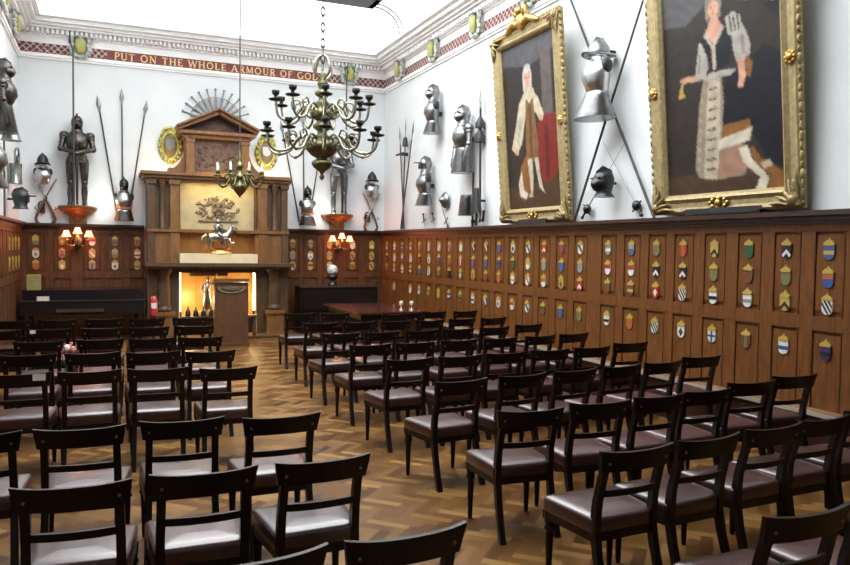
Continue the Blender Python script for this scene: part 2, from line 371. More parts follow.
# ------------------------------------------------------------------ wainscot
RCOL = [16.03 - .485 * i for i in range(9)] + [11.64, 11.17, 10.71, 10.26, 9.80, 9.35, 8.89, 8.44, 7.83, 7.37, 6.92, 6.48, 6.02, 5.56, 5.11, 4.66]
RCOL = [y * .9924 for y in RCOL]
RC_ALL = RCOL + [4.20, 3.75, 3.30, 2.85, 2.40]
BCOL = [-1.27, -.81, -.27, .15, .57, 3.77, 4.17, 4.61, 5.15, 5.61]
def wainscot(name, u0, u1, cols, place, mats, pw=.155, lower=True):
    """board, rails, stiles and raised panel fields; u runs along the wall, d is the projection"""
    b = MB()
    def bx(ua, ub, d, z0, z1, m=0): place(b, ua, ub, d, z0, z1, m)
    bx(u0, u1, .03, 0, HP)
    bx(u0, u1, .055, 0, .16); bx(u0, u1, .054, 1.17, 1.29); bx(u0, u1, .054, 2.06, 2.12)
    bx(u0, u1, .07, 2.12, 2.15, 1); bx(u0, u1, .10, 2.15, 2.19, 1); bx(u0, u1, .17, 2.19, 2.235, 1)
    e = [u0] + sorted(cols) + [u1]
    for i, c in enumerate(e[1:-1], 1):
        lo = (e[i - 1] + c) / 2 if i > 1 else u0; hi = (e[i + 1] + c) / 2 if i < len(e) - 2 else u1
        for a, z in ((lo, c - pw), (c + pw, hi)):
            if z > a: bx(a, z, .05, .16, 2.06)
        for z0, z1 in ((.20, 1.14), (1.32, 2.03)):
            bx(c - pw + .024, c + pw - .024, .045, z0 + .02, z1 - .01)
            for a in (c - pw + .006, c + pw - .014): bx(a, a + .008, .055, z0 - .03, z1 + .02)
            bx(c - pw, c + pw, .057, z1 + .018, z1 + .027)
    return struct(name, b, mats)
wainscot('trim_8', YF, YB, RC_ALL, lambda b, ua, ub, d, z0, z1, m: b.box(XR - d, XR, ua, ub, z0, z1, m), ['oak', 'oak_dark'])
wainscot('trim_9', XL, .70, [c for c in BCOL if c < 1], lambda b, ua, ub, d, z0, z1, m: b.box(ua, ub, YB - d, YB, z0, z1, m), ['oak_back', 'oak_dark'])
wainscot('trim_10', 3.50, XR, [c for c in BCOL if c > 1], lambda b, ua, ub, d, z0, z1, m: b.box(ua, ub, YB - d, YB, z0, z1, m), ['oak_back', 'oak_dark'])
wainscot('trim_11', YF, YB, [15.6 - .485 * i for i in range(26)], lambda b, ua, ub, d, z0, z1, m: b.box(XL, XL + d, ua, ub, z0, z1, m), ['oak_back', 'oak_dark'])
b = MB(); b.box(5.71, XR, YF, 15.3, 0, .43, 0); b.box(5.69, XR, YF, 15.3, .43, .455, 1); b.box(5.68, 5.70, YF, 15.3, .428, .46, 2)
struct('baseboard_right', b, ['oak_dark', 'casing_top', 'casing_edge'])

# ------------------------------------------------------------------ heraldic shields on the panelling
def heater(w, h):
    p = [(-w / 2, h / 2), (w / 2, h / 2), (w / 2, -h * .08)]
    p += [(w / 2 * cos(a), -h * .08 - h * .42 * sin(a)) for a in [pi / 2 * i / 5 for i in range(1, 6)]]
    p += [(-x, z) for x, z in p[2:-1][::-1]]
    return p
def clip(poly, hull):
    out = list(poly); n = len(hull)
    area = sum(hull[i][0] * hull[(i + 1) % n][1] - hull[(i + 1) % n][0] * hull[i][1] for i in range(n)); sg = 1 if area > 0 else -1
    for i in range(n):
        a, c = hull[i], hull[(i + 1) % n]
        side = lambda p: sg * ((c[0] - a[0]) * (p[1] - a[1]) - (c[1] - a[1]) * (p[0] - a[0]))
        new = []
        for k in range(len(out)):
            p, q = out[k - 1], out[k]; sp_, sq = side(p), side(q)
            if (sp_ >= 0) != (sq >= 0):
                t = sp_ / (sp_ - sq); new.append((p[0] + (q[0] - p[0]) * t, p[1] + (q[1] - p[1]) * t))
            if sq >= 0: new.append(q)
        out = new
        if not out: return []
    return out
def charge_polys(kind, w, h):
    s = w
    if kind == 'chevron': return [[(-.6 * s, -.42 * s), (0, .22 * s), (.6 * s, -.42 * s), (.6 * s, -.78 * s), (0, -.12 * s), (-.6 * s, -.78 * s)]]
    if kind == 'diagonal band': return [[(-.7 * s, .75 * s), (-.3 * s, .75 * s), (.7 * s, -.5 * s), (.7 * s, -.95 * s)]]
    if kind == 'diagonal stripes': return [[(-.9 * s + o, .75 * s), (-.72 * s + o, .75 * s), (.28 * s + o, -.75 * s), (.1 * s + o, -.75 * s)] for o in (.05 * s, .42 * s, .79 * s)]
    if kind == 'band': return [[(-s, .12 * s), (s, .12 * s), (s, -.2 * s), (-s, -.2 * s)]]
    if kind == 'cross': return [[(-s, .14 * s), (s, .14 * s), (s, -.04 * s), (-s, -.04 * s)], [(-.1 * s, s), (.1 * s, s), (.1 * s, -s), (-.1 * s, -s)]]
    if kind == 'upper half': return [[(-s, s), (s, s), (s, .1 * s), (-s, .1 * s)]]
    if kind == 'upright bar': return [[(-.16 * s, s), (.16 * s, s), (.16 * s, -s), (-.16 * s, -s)]]
    if kind == 'lozenge': return [[(0, .4 * s), (.3 * s, 0), (0, -.5 * s), (-.3 * s, 0)]]
    return []
def concave_split(p):     # chevron is not convex: halve it
    if len(p) == 6: return [[p[0], p[1], p[4], p[5]], [p[1], p[2], p[3], p[4]]]
    return [p]
def shield(kind, base, ch, loc, rot, label, group, s=1.0):
    w, h = .135 * s, .165 * s
    b = MB(); hull = heater(w, h); b.prism(hull, -.014, 0, 0)
    for poly in charge_polys(kind, w, h):
        for q in concave_split(poly):
            q = clip(q, [(x * .97, z * .97) for x, z in hull])
            if len(q) > 2: b.prism(q, -.0165, -.013, 1)
    o = b.build('heraldic_shield', ['tincture_' + base, 'tincture_' + ch])
    tag(o, label, 'shield', group, None, loc, rot)
    c = MB(); z = h / 2
    c.prism([(-.062 * s, z - .006), (-.072 * s, z + .018 * s), (-.05 * s, z + .032 * s), (.05 * s, z + .032 * s), (.072 * s, z + .018 * s), (.062 * s, z - .006)], -.02, 0)
    c.prism([(-.05 * s, z + .030 * s), (-.045 * s, z + .046 * s), (-.02 * s, z + .05 * s), (0, z + .082 * s), (.02 * s, z + .05 * s), (.045 * s, z + .046 * s), (.05 * s, z + .030 * s)], -.016, 0)
    c.build('scroll', 'gold_paint', o)
    return o
NEAR = {  # column index from the far corner: top, middle, third, lowest
 24: [('band', 'blue', 'yellow'), ('upper half', 'skyblue', 'orange'), ('diagonal stripes', 'white', 'black'), ('band', 'purple', 'black')],
 23: [('chevron', 'black', 'white'), ('plain', 'olive', 'grey'), ('chevron', 'yellow', 'black'), ('band', 'white', 'skyblue')],
 22: [('plain', 'green', 'black'), ('plain', 'brown', 'olive'), ('band', 'white', 'grey'), ('upright bar', 'brown', 'olive')],
 21: [('chevron', 'yellow', 'black'), ('plain', 'olive', 'green'), ('band', 'white', 'black'), ('cross', 'white', 'blue')],
 20: [('upright bar', 'red', 'orange'), ('chevron', 'black', 'white'), ('diagonal stripes', 'white', 'black'), ('lozenge', 'white', 'green')],
 19: [('plain', 'olive', 'grey'), ('chevron', 'black', 'white'), ('lozenge', 'red', 'white'), ('diagonal stripes', 'white', 'black')],
 18: [('upper half', 'blue', 'grey'), ('upper half', 'white', 'red'), ('band', 'brown', 'yellow'), ('plain', 'orange', 'red')],
 17: [('band', 'grey', 'white'), ('upper half', 'white', 'red'), ('plain', 'brown', 'olive'), ('band', 'white', 'black')],
 16: [('diagonal band', 'white', 'black'), ('plain', 'grey', 'white'), ('chevron', 'red', 'white'), ('plain', 'olive', 'green')],
 15: [('diagonal band', 'red', 'blue'), ('plain', 'blue', 'grey'), ('lozenge', 'yellow', 'brown'), ('band', 'blue', 'skyblue')],
 14: [('chevron', 'red', 'white'), ('plain', 'grey', 'white'), ('upper half', 'white', 'orange'), ('upper half', 'brown', 'green')],
 13: [('diagonal band', 'white', 'black'), ('upper half', 'white', 'yellow'), ('diagonal band', 'white', 'olive'), ('diagonal band', 'white', 'black')],
 12: [('lozenge', 'white', 'black'), ('plain', 'green', 'olive'), ('band', 'white', 'yellow'), ('upper half', 'white', 'red')],
 11: [('plain', 'blue', 'black'), ('cross', 'skyblue', 'black'), ('plain', 'orange', 'red'), ('lozenge', 'white', 'red')],
 10: [('diagonal band', 'brown', 'white'), ('plain', 'blue', 'grey'), ('plain', 'brown', 'red'), ('diagonal band', 'blue', 'white')],
 9: [('diagonal band', 'black', 'white'), ('lozenge', 'blue', 'red'), ('upright bar', 'yellow', 'brown'), ('band', 'white', 'black')]}
rr = random.Random(3)
CK = ['plain', 'chevron', 'diagonal band', 'band', 'lozenge', 'upper half', 'upright bar']; CC = ['white', 'red', 'blue', 'yellow', 'grey', 'black', 'white', 'orange', 'white', 'olive']
ROWN = ['top row', 'second row', 'third row', 'lowest row']; ROWZ = [1.865, 1.615, 1.375, .965]
def desc(k, a, c):
    return '%s shield' % a if k == 'plain' else '%s shield with %s %s' % (a, c, k)
for ci, y in enumerate(RCOL):
    for ri in range(4):
        if ci in (0, 2) and ri == 3: continue
        d = NEAR[ci][ri] if ci in NEAR else (rr.choice(CK), rr.choice(CC), rr.choice(CC))
        if d[1] == d[2]: d = ('plain', d[1], d[2])
        shield(d[0], d[1], d[2], (XR - .045, y, ROWZ[ri]), RW, '%s, %s, %s column from far corner, right wall' % (desc(*d), ROWN[ri], ORD[ci + 1]), 'heraldic shields on the right wall panelling', .80)
for ci, x in enumerate(BCOL):
    side = 'left' if x < 1 else 'right'; k = ci + 1 if x < 1 else ci - 4
    for ri in range(3):
        d = (rr.choice(CK), rr.choice(['white', 'white', 'yellow', 'grey', 'olive']), rr.choice(['yellow', 'white', 'red', 'brown', 'olive', 'grey']))
        if ci == 0: d = [('upper half', 'olive', 'yellow'), ('lozenge', 'white', 'grey'), ('plain', 'orange', 'red')][ri]
        if d[1] == d[2]: d = ('plain', d[1], d[2])
        shield(d[0], d[1], d[2], (x, YB - .045, [1.88, 1.63, 1.40][ri]), BW, '%s, %s, %s column %s, end wall' % (desc(*d), ROWN[ri], ORD[k], 'from left corner' if x < 1 else 'right of fireplace'), 'heraldic shields on the end wall panelling', .86)
for ci, y in enumerate((15.6, 15.115, 14.63, 14.145)):
    for ri in range(2):
        d = (rr.choice(CK), 'yellow', 'brown')
        shield(d[0], d[1], d[2], (XL + .045, y, [1.80, 1.45][ri]), LW, '%s, %s, %s column from far corner, left wall' % (desc(*d), ROWN[ri], ORD[ci + 1]), 'heraldic shields on the left wall panelling')

# ------------------------------------------------------------------ carved coats of arms on the cornice band
def cornice_arms(loc, rot, label):
    t = thing('carved_arms', label, 'coat of arms', loc, rot, 'carved coats of arms along the cornice')
    b = MB(); b.loft([(0, -.10, -.14, .05, .03), (0, -.11, -.08, .085, .05), (0, -.12, .02, .10, .055), (0, -.11, .12, .095, .045)], 14); b.build('escutcheon', 'shield_green', t)
    b = MB()
    for s in (-1, 1):
        for k in range(5): b.ball((s * (.14 + .025 * (k % 2)), -.08, .16 - k * .075), (.05, .04, .055), 8, 0, 5)
        b.tube([(s * .10, -.08, .16), (s * .17, -.08, .22), (s * .21, -.07, .17), (s * .19, -.07, .10)], [.02, .03, .025, .012], 6)
    for k in range(4): b.ball((-.09 + k * .06, -.09, -.19 - .02 * (k % 2)), (.04, .035, .04), 8, 0, 5)
    b.box(-.18, .18, -.05, 0, -.17, .12)
    b.build('mantling', 'mantling_grey', t)
    b = MB(); b.ring((0, -.11, .17), .10, .016, 18, 6, 0, 'z', 1, .6); b.lathe([(.05, 0), (.06, .04), (.03, .08), (.035, .10), (.01, .13)], (0, -.11, .13), 10); b.build('crest', 'mantling_grey', t)
PLACE = [((-.45, YB - .02, 5.70), BW, 'green carved arms with grey mantling on end wall cornice, above the left knight'), ((5.02, YB - .02, 5.72), BW, 'green carved arms on end wall cornice, near the right corner')]
for i, y in enumerate((15.17, 13.36, 11.56, 9.80, 8.0, 6.2)): PLACE.append(((XR - .02, y, 5.70), RW, 'yellow-green carved arms on the right wall cornice, %s from the far corner' % ORD[i + 1]))
for i, y in enumerate((15.0, 13.4)): PLACE.append(((XL + .02, y, 5.70), LW, 'carved arms on the left wall cornice, %s from the far corner' % ORD[i + 1]))
for a in PLACE: cornice_arms(*a)

# ------------------------------------------------------------------ fireplace (front plane y=15.3)
FX = 2.10; FY = 15.30
fp = thing('fireplace', 'tall carved oak fireplace with pediment in the middle of the end wall', 'fireplace', (FX, FY, 0))
D = YB - FY
b = MB(); b.box(-1.38, -.80, .10, D, 0, 1.38); b.box(.74, 1.38, .10, D, 0, 1.38); b.box(-.80, .74, .80, D, 0, 1.5); b.box(-.80, .74, .05, D, 1.30, 1.40)
b.build('surround', 'mantel_dark', fp)
for s in (-1, 1):
    b = MB(); x = s * 1.08
    b.box(x - .19, x + .19, -.12, .25, 0, .08); b.box(x - .17, x + .17, -.10, .22, .08, .46); b.box(x - .20, x + .20, -.13, .25, .46, .54); b.build('pedestal', 'mantel_oak', fp)
    b = MB(); b.lathe([(.13, .54), (.15, .56), (.15, .60), (.12, .63), (.118, .66), (.125, .85), (.12, 1.05), (.105, 1.24), (.125, 1.26), (.13, 1.29), (.16, 1.33), (.16, 1.38)], (x, .05, 0), 18); b.build('column', 'mantel_dark', fp)
b = MB(); b.box(-1.37, 1.39, -.20, D - .05, 1.385, 1.43); b.box(-1.42, 1.44, -.25, D - .05, 1.43, 1.50); b.build('mantel_shelf', 'mantel_dark', fp)
b = MB()     # lower overmantel: pedestal zone and the ledge over it
for x0, x1 in ((-1.36, -.77), (.70, 1.36)): b.box(x0, x1, .06, D, 1.50, 2.10)
b.box(-.77, .70, .34, D, 1.50, 2.12); b.box(-1.38, 1.38, .0, D, 2.10, 2.16); b.build('overmantel_base', 'mantel_oak', fp)
b = MB(); b.box(-.80, .70, -.19, .34, 1.50, 1.68); b.build('plinth_slab', 'slab_cream_lit', fp)
b = MB()     # upper stage: side bays
for s in (-1, 1):
    x0, x1 = sorted((s * 1.37 if s < 0 else 1.37, s * .76 + (0 if s < 0 else -.04))); b.box(x0, x1, .16, D, 2.16, 3.12)
b.box(-.77, .74, .40, D, 2.16, 3.12); b.build('overmantel_upper', 'mantel_dark', fp)
for s in (-1, 1):
    for x, w, mm, dy in ((s * 1.30, .13, 'mantel_dark', .08), (s * .87 - (.03 if s > 0 else 0), .17, 'mantel_oak', .06)):
        b = MB(); b.box(x - w / 2, x + w / 2, dy, .18, 2.16, 3.12); b.box(x - w / 2 - .02, x + w / 2 + .02, dy - .03, .18, 2.16, 2.22); b.box(x - w / 2 - .02, x + w / 2 + .02, dy - .03, .18, 3.03, 3.12)
        b.box(x - w / 2, x + w / 2, .02, .10, 1.50, 2.10); b.build('pilaster', mm, fp)
    b = MB(); b.lathe([(.07, 2.16), (.07, 2.22), (.05, 2.25), (.058, 2.6), (.05, 2.92), (.075, 3.0), (.08, 3.12)], (s * 1.10, .12, 0), 14); b.build('column', 'mantel_dark', fp)
b = MB(); b.box(-.77, .72, .37, .41, 2.16, 3.10); b.build('overmantel_panel', 'cream_stone', fp)
b = MB()     # carved arms in the panel
for k in range(110):
    a = rr.uniform(0, 2 * pi); q = rr.uniform(.45, 1.0)
    b.ball((-.02 + .43 * q * cos(a), .365, 2.58 + .27 * q * sin(a)), (rr.uniform(.015, .045), .025, rr.uniform(.015, .04)), 8, 0, 5)
b.prism([(x * 2.0, z * 1.8 + 2.60) for x, z in heater(.13, .14)], .33, .38); b.box(-.40, .40, .34, .38, 2.33, 2.36)
b.build('carved_arms_panel', 'relief_stone', fp)
b = MB()
for k, (x0, x1) in enumerate(((-.10, -.04), (.02, .08))): b.box(x0, x1, .318, .335, 2.63, 2.69)
b.prism([(-.10, 2.52), (0, 2.60), (.10, 2.52), (.10, 2.48), (0, 2.555), (-.10, 2.48)], .318, .335); b.build('arms_charge', 'mantel_dark', fp)
b = MB(); b.box(-1.40, 1.40, .08, D, 3.10, 3.15); b.box(-1.45, 1.45, .02, D, 3.15, 3.21); b.box(-1.50, 1.41, -.04, D, 3.21, 3.27); b.build('cornice', 'mantel_oak', fp)
b = MB(); b.box(-.64, .60, .30, D, 3.27, 3.98); b.build('attic', 'mantel_oak', fp)
b = MB(); b.box(-.48, .45, .28, .32, 3.34, 3.94); b.build('relief_panel', 'carving', fp)
b = MB()
for k in range(26): b.ball((rr.uniform(-.40, .37), .285, rr.uniform(3.40, 3.88)), (rr.uniform(.03, .07), .025, rr.uniform(.03, .07)), 8, 0, 5)
b.build('relief_figures', 'carving', fp)
for s in (-1, 1):
    x = s * .54 - .02
    b = MB(); b.box(x - .075, x + .075, .22, .32, 3.27, 3.98); b.box(x - .09, x + .09, .20, .32, 3.27, 3.34); b.box(x - .09, x + .09, .20, .32, 3.90, 3.98); b.build('pilaster', 'mantel_oak', fp)
    b = MB(); o = [(x + s * .08, 3.98)] + [(x + s * (.08 + .34 * (1 - cos(a))), 3.95 - .60 * sin(a)) for a in [pi / 2 * i / 8 for i in range(9)]] + [(x + s * .42, 3.27), (x + s * .08, 3.27)]
    b.prism(o, .40, .50); b.ring((x + s * .36, .45, 3.33), .05, .02, 12, 6); b.build('scroll', 'mantel_oak', fp)
b = MB(); b.box(-.70, .62, .18, D, 3.98, 4.06); b.box(-.78, .72, .10, D, 4.06, 4.12); b.build('entablature', 'mantel_oak', fp)
b = MB(); b.prism([(-.80, 4.12), (-.03, 4.52), (.74, 4.12)], .32, D); b.build('tympanum', 'carving', fp)
for s, e in ((-1, -.82), (1, .76)):
    b = MB(); b.beam((e, .30, 4.15), (-.02, .30, 4.52), .10, .46, (0, 1, 0)); b.beam((e, .26, 4.19), (-.02, .26, 4.57), .035, .56, (0, 1, 0)); b.build('pediment_moulding', 'mantel_oak', fp)
b = MB(); b.box(-.80, -.77, .12, .80, 0, 1.30); b.box(.71, .74, .12, .80, 0, 1.30); b.box(-.80, .74, .76, .80, 0, 1.30)
for x in (-.42, -.16, .22, .50): b.box(x - .015, x + .015, .73, .77, 0, 1.30)
b.build('firebox_lining', 'gilt_interior', fp)
b = MB(); b.box(-.55, .2, .40, .55, 1.22, 1.29); b.build('flue_bar', 'mantel_dark', fp)
b = MB(); b.box(-1.4, 1.38, -.4, .12, 0, .05); b.build('hearth', 'mantel_dark', fp)
for x, l in ((1.335, 'left'), (2.80, 'right')):
    b = MB(); b.box(-.014, .014, -.02, .02, 0, .80); b.box(-.03, .03, -.035, .035, -.47, 0, 1); b.box(-.03, .03, -.035, .035, .80, .83, 1)
    tag(b.build('strip_lamp', ['strip_glow', 'brass']), 'upright warm strip lamp inside the %s edge of the fireplace opening' % l, 'lamp', 'strip lamps in the fireplace', None, (x, FY + .22, .52))
for k in range(4):
    x0 = 1.44 + .145 * k
    o = MB(); o.lathe([(.048, 0), (.052, .02), (.046, .05), (.050, .08), (.035, .11), (.012, .14), (.016, .16), (.003, .20)], (0, 0, 0), 12)
    tag(o.build('dark_flask', 'iron_black'), 'small dark pointed flask on the fender, %s from the left' % ORD[k + 1], 'flask', 'row of dark flasks on the hearth fender', None, (x0, 14.98, .47))
fd = thing('fender', 'low dark wooden fender rail before the fireplace opening', 'fender', (2.05, 14.98, 0))
b = MB(); b.box(-.72, .72, -.07, .07, .43, .47); b.build('top_rail', 'mantel_dark', fd)
for x in (-.66, 0, .66): b = MB(); b.box(x - .03, x + .03, -.04, .04, .05, .43); b.build('leg', 'mantel_dark', fd)
b = MB(); b.box(-.63, .63, -.02, .02, .12, .42); b.build('panel', 'oak_dark', fd)

# silver rider on horseback over the mantel, and the pale figure in the firebox
t = thing('statuette', 'silver statuette of a mounted rider on a gilt base above the mantel', 'statuette', (2.06, 15.21, 1.68)); t.scale = (1.12, 1.12, 1.0)
b = MB(); b.loft([(.03, 0, 0, .19, .10), (.03, 0, .03, .19, .10), (.03, 0, .05, .13, .07), (.03, 0, .10, .14, .075), (.03, 0, .12, .19, .09)], 16); b.build('base', 'copper_gold', t)
b = MB()
b.tube([(-.17, 0, .33), (-.08, 0, .34), (.05, 0, .33), (.14, 0, .36)], [.075, .09, .085, .08], 10)
b.tube([(.12, 0, .36), (.19, 0, .46), (.21, 0, .54)], [.075, .055, .045], 10); b.tube([(.20, 0, .55), (.28, 0, .52), (.32, 0, .47)], [.045, .038, .025], 8)
for x, dx, z1 in ((-.17, -.05, .12), (-.13, .02, .12), (.11, .02, .12), (.16, .10, .22)):
    for s in (-.05, .05)[:1] if x in (-.17, .11) else (.05,):
        b.tube([(x, s, .31), (x + dx * .4, s, .22), (x + dx, s, z1)], [.04, .022, .02], 7)
b.tube([(-.22, 0, .38), (-.28, 0, .32), (-.29, 0, .20)], [.025, .03, .012], 6)
b.build('horse', 'steel_bright', t)
b = MB(); b.loft([(-.02, 0, .38, .07, .07), (-.02, 0, .48, .06, .055), (-.02, 0, .56, .085, .06), (-.02, 0, .59, .035, .035)], 12); b.ball((-.02, 0, .64), .045)
for s in (-1, 1): b.tube([(-.02, s * .06, .40), (.06, s * .10, .33), (.05, s * .10, .20)], [.04, .032, .022], 7); b.tube([(-.02, s * .07, .56), (.03, s * .10, .49), (.10, s * .05, .46)], [.03, .024, .018], 7)
b.build('rider', 'steel', t)
b = MB(); b.tube([(-.1, -.09, .35), (.05, -.10, .70)], .008, 6); b.build('lance', 'steel', t)
t = thing('figurine', 'slender pale silver figure with raised arm standing inside the lit fireplace', 'figurine', (1.87, 15.62, .0))
b = MB(); b.lathe([(.16, 0), (.16, .42), (.18, .44), (.18, .50)], (0, 0, 0), 14); b.build('pedestal', 'gilt_interior', t)
b = MB(); b.tube([(-.03, 0, .50), (-.035, 0, .70), (.0, 0, .84)], [.035, .05, .06], 8); b.tube([(.04, 0, .50), (.05, 0, .68), (.01, 0, .84)], [.035, .05, .06], 8)
b.loft([(.0, 0, .82, .075, .06), (.0, 0, .94, .06, .05), (.01, 0, 1.04, .085, .06), (.01, 0, 1.09, .03, .03), (.015, 0, 1.12, .028, .028)], 10); b.ball((.02, 0, 1.16), (.042, .045, .055))
b.tube([(.08, 0, 1.05), (.16, 0, 1.12), (.17, 0, 1.22), (.20, 0, 1.27)], [.028, .022, .017, .012], 7); b.tube([(-.07, 0, 1.05), (-.12, 0, .95), (-.09, -.05, .86)], [.028, .022, .016], 7)
b.build('body', 'steel_bright', t)

# ------------------------------------------------------------------ armour pieces (modelled facing -y, back at y=0)
def skull(b, c, s=1., visor=True, comb=True, peak=False, m=0, md=1):
    x, y, z = c
    b.ball((x, y, z), (.105 * s, .135 * s, .135 * s), 16, m, 9)
    b.loft([(x, y + .01 * s, z - .20 * s, .125 * s, .13 * s), (x, y, z - .15 * s, .085 * s, .095 * s), (x, y, z - .06 * s, .098 * s, .12 * s), (x, y, z, .105 * s, .13 * s)], 16, m)
    if visor:
        b.tube([(x, y - .06 * s, z - .05 * s), (x, y - .125 * s, z - .055 * s), (x, y - .165 * s, z - .07 * s)], [.10 * s, .085 * s, .03 * s], 12, m)
        b.box(x - .085 * s, x + .085 * s, y - .137 * s, y - .10 * s, z + .012 * s, z + .028 * s, md)
    if peak:
        b.prism([(x - .10 * s, 0), (x + .10 * s, 0)] and [(x - .10 * s, z + .02 * s), (x, z + .035 * s), (x + .10 * s, z + .02 * s), (x + .05 * s, z + .01 * s), (x - .05 * s, z + .01 * s)], y - .23 * s, y - .08 * s, m)
        b.box(x - .075 * s, x + .075 * s, y - .128 * s, y - .09 * s, z - .09 * s, z + .0, md)
    if comb: b.tube([(x, y - .11 * s, z + .09 * s), (x, y - .02 * s, z + .155 * s), (x, y + .09 * s, z + .12 * s), (x, y + .14 * s, z + .02 * s)], [.012 * s, .02 * s, .018 * s, .01 * s], 8, m)
def morion(b, c, s=1., m=0):
    x, y, z = c
    b.loft([(x, y, z, .115 * s, .15 * s), (x, y, z + .08 * s, .108 * s, .14 * s), (x, y, z + .15 * s, .07 * s, .095 * s), (x, y, z + .20 * s, .012 * s, .02 * s)], 18, m)
    b.tube([(x, y - .12 * s, z + .09 * s), (x, y - .04 * s, z + .19 * s), (x, y + .05 * s, z + .185 * s), (x, y + .13 * s, z + .07 * s)], [.008 * s, .022 * s, .02 * s, .008 * s], 8, m, 1)
    n = 24; V = []
    for i in range(n):
        a = 2 * pi * i / n; e = .45 * abs(sin(a)) ** 3
        V += [(x + .11 * s * cos(a), y + .145 * s * sin(a), z + .012 * s), (x + .165 * s * cos(a), y + .24 * s * sin(a), z - .035 * s + .07 * s * e), (x + .165 * s * cos(a), y + .24 * s * sin(a), z - .045 * s + .07 * s * e), (x + .105 * s * cos(a), y + .14 * s * sin(a), z - .005 * s)]
    b.add(V, [(i * 4 + q, i * 4 + (q + 1) % 4, ((i + 1) % n) * 4 + (q + 1) % 4, ((i + 1) % n) * 4 + q) for i in range(n) for q in range(4)], m, True)
def breast(b, c, s=1., m=0, md=1):
    x, y, z = c                                   # c is the waist centre
    b.loft([(x, y, z, .135 * s, .10 * s), (x, y - .012 * s, z + .06 * s, .150 * s, .125 * s), (x, y - .03 * s, z + .17 * s, .178 * s, .155 * s), (x, y - .02 * s, z + .28 * s, .185 * s, .145 * s), (x, y, z + .35 * s, .15 * s, .115 * s), (x, y, z + .395 * s, .085 * s, .085 * s), (x, y, z + .42 * s, .088 * s, .09 * s)], 22, m)
    b.tube([(x, y - .105 * s, z + .02 * s), (x, y - .178 * s, z + .16 * s), (x, y - .16 * s, z + .28 * s), (x, y - .10 * s, z + .38 * s)], [.006 * s, .012 * s, .010 * s, .004 * s], 6, m)
    for q in (-1, 1): b.ball((x + q * .165 * s, y, z + .29 * s), (.045 * s, .075 * s, .085 * s), 12, md)
    b.ring((x, y - .0, z + .42 * s), .088 * s, .010 * s, 18, 6, m, 'z')
def tassets(b, c, s=1., m=0, l=.24, fl=1.35):
    x, y, z = c
    k = 5; sec = []
    for i in range(k + 1):
        t = i / k; sec.append((x, y - .02 * s * t, z - l * s * (1 - 0) * t, (.142 + .075 * t * fl) * s, (.108 + .06 * t * fl) * s))
        if i < k: sec.append((x, y - .02 * s * t, z - l * s * (t + .92 / k), (.150 + .075 * (t + .9 / k) * fl) * s, (.114 + .06 * (t + .9 / k) * fl) * s))
    b.loft(sec[::-1], 20, m)
def arm_plate(b, pts, s=1., m=0, md=1):
    sh, el, wr = [Vector(p) for p in pts]
    b.ball(sh, (.085 * s, .085 * s, .085 * s), 12, m); b.ball(sh + (el - sh) * .22, (.07 * s, .07 * s, .07 * s), 12, m)
    b.tube([sh, sh + (el - sh) * .5, el], [.06 * s, .056 * s, .048 * s], 10, m)
    b.ball(el, .062 * s, 10, m); b.tube([el, el + (wr - el) * .45, wr], [.046 * s, .052 * s, .038 * s], 10, m)
    d = (wr - el).normalized(); b.tube([wr - d * .03 * s, wr + d * .01, wr + d * .09 * s, wr + d * .13 * s], [.055 * s, .045 * s, .045 * s, .02 * s], 10, m)
def hand_plate(b, wr, d, s=1., m=0):
    wr, d = Vector(wr), Vector(d).normalized(); sd = d.cross(Vector((0, 1, 0))).normalized()
    for k in range(4):
        p = wr + d * .09 * s + sd * (k - 1.5) * .019 * s
        b.tube([p, p + d * .035 * s + Vector((0, -.015 * s, 0)), p + d * (.06 - .006 * abs(k - 1.3)) * s + Vector((0, .005, -.008 * s))], [.011 * s, .010 * s, .008 * s], 6, m)
    p = wr + d * .03 * s + sd * .045 * s; b.tube([p, p + d * .03 * s + sd * .012 * s, p + d * .065 * s], [.013 * s, .011 * s, .008 * s], 6, m)
def leg_plate(b, x, s=1., m=0, md=1, y=-.18):
    b.loft([(x, y, .06, .055, .07), (x, y, .10, .046, .055), (x, y + .012, .26, .060, .068), (x, y, .42, .05, .056), (x, y, .47, .058, .066), (x, y - .005, .60, .074, .082), (x * .96, y, .80, .088, .10), (x * .93, y, .90, .085, .10)], 14, m)
    b.ball((x, y - .035, .455), (.058, .05, .06), 10, m); b.ball((x + (.045 if x > 0 else -.045), y, .455), (.02, .05, .045), 8, m)
    b.loft([(x * 1.05, y - .05, 0, .05, .125), (x * 1.05, y - .045, .035, .05, .12), (x * 1.03, y - .01, .075, .047, .07), (x, y, .10, .042, .05)], 12, m)

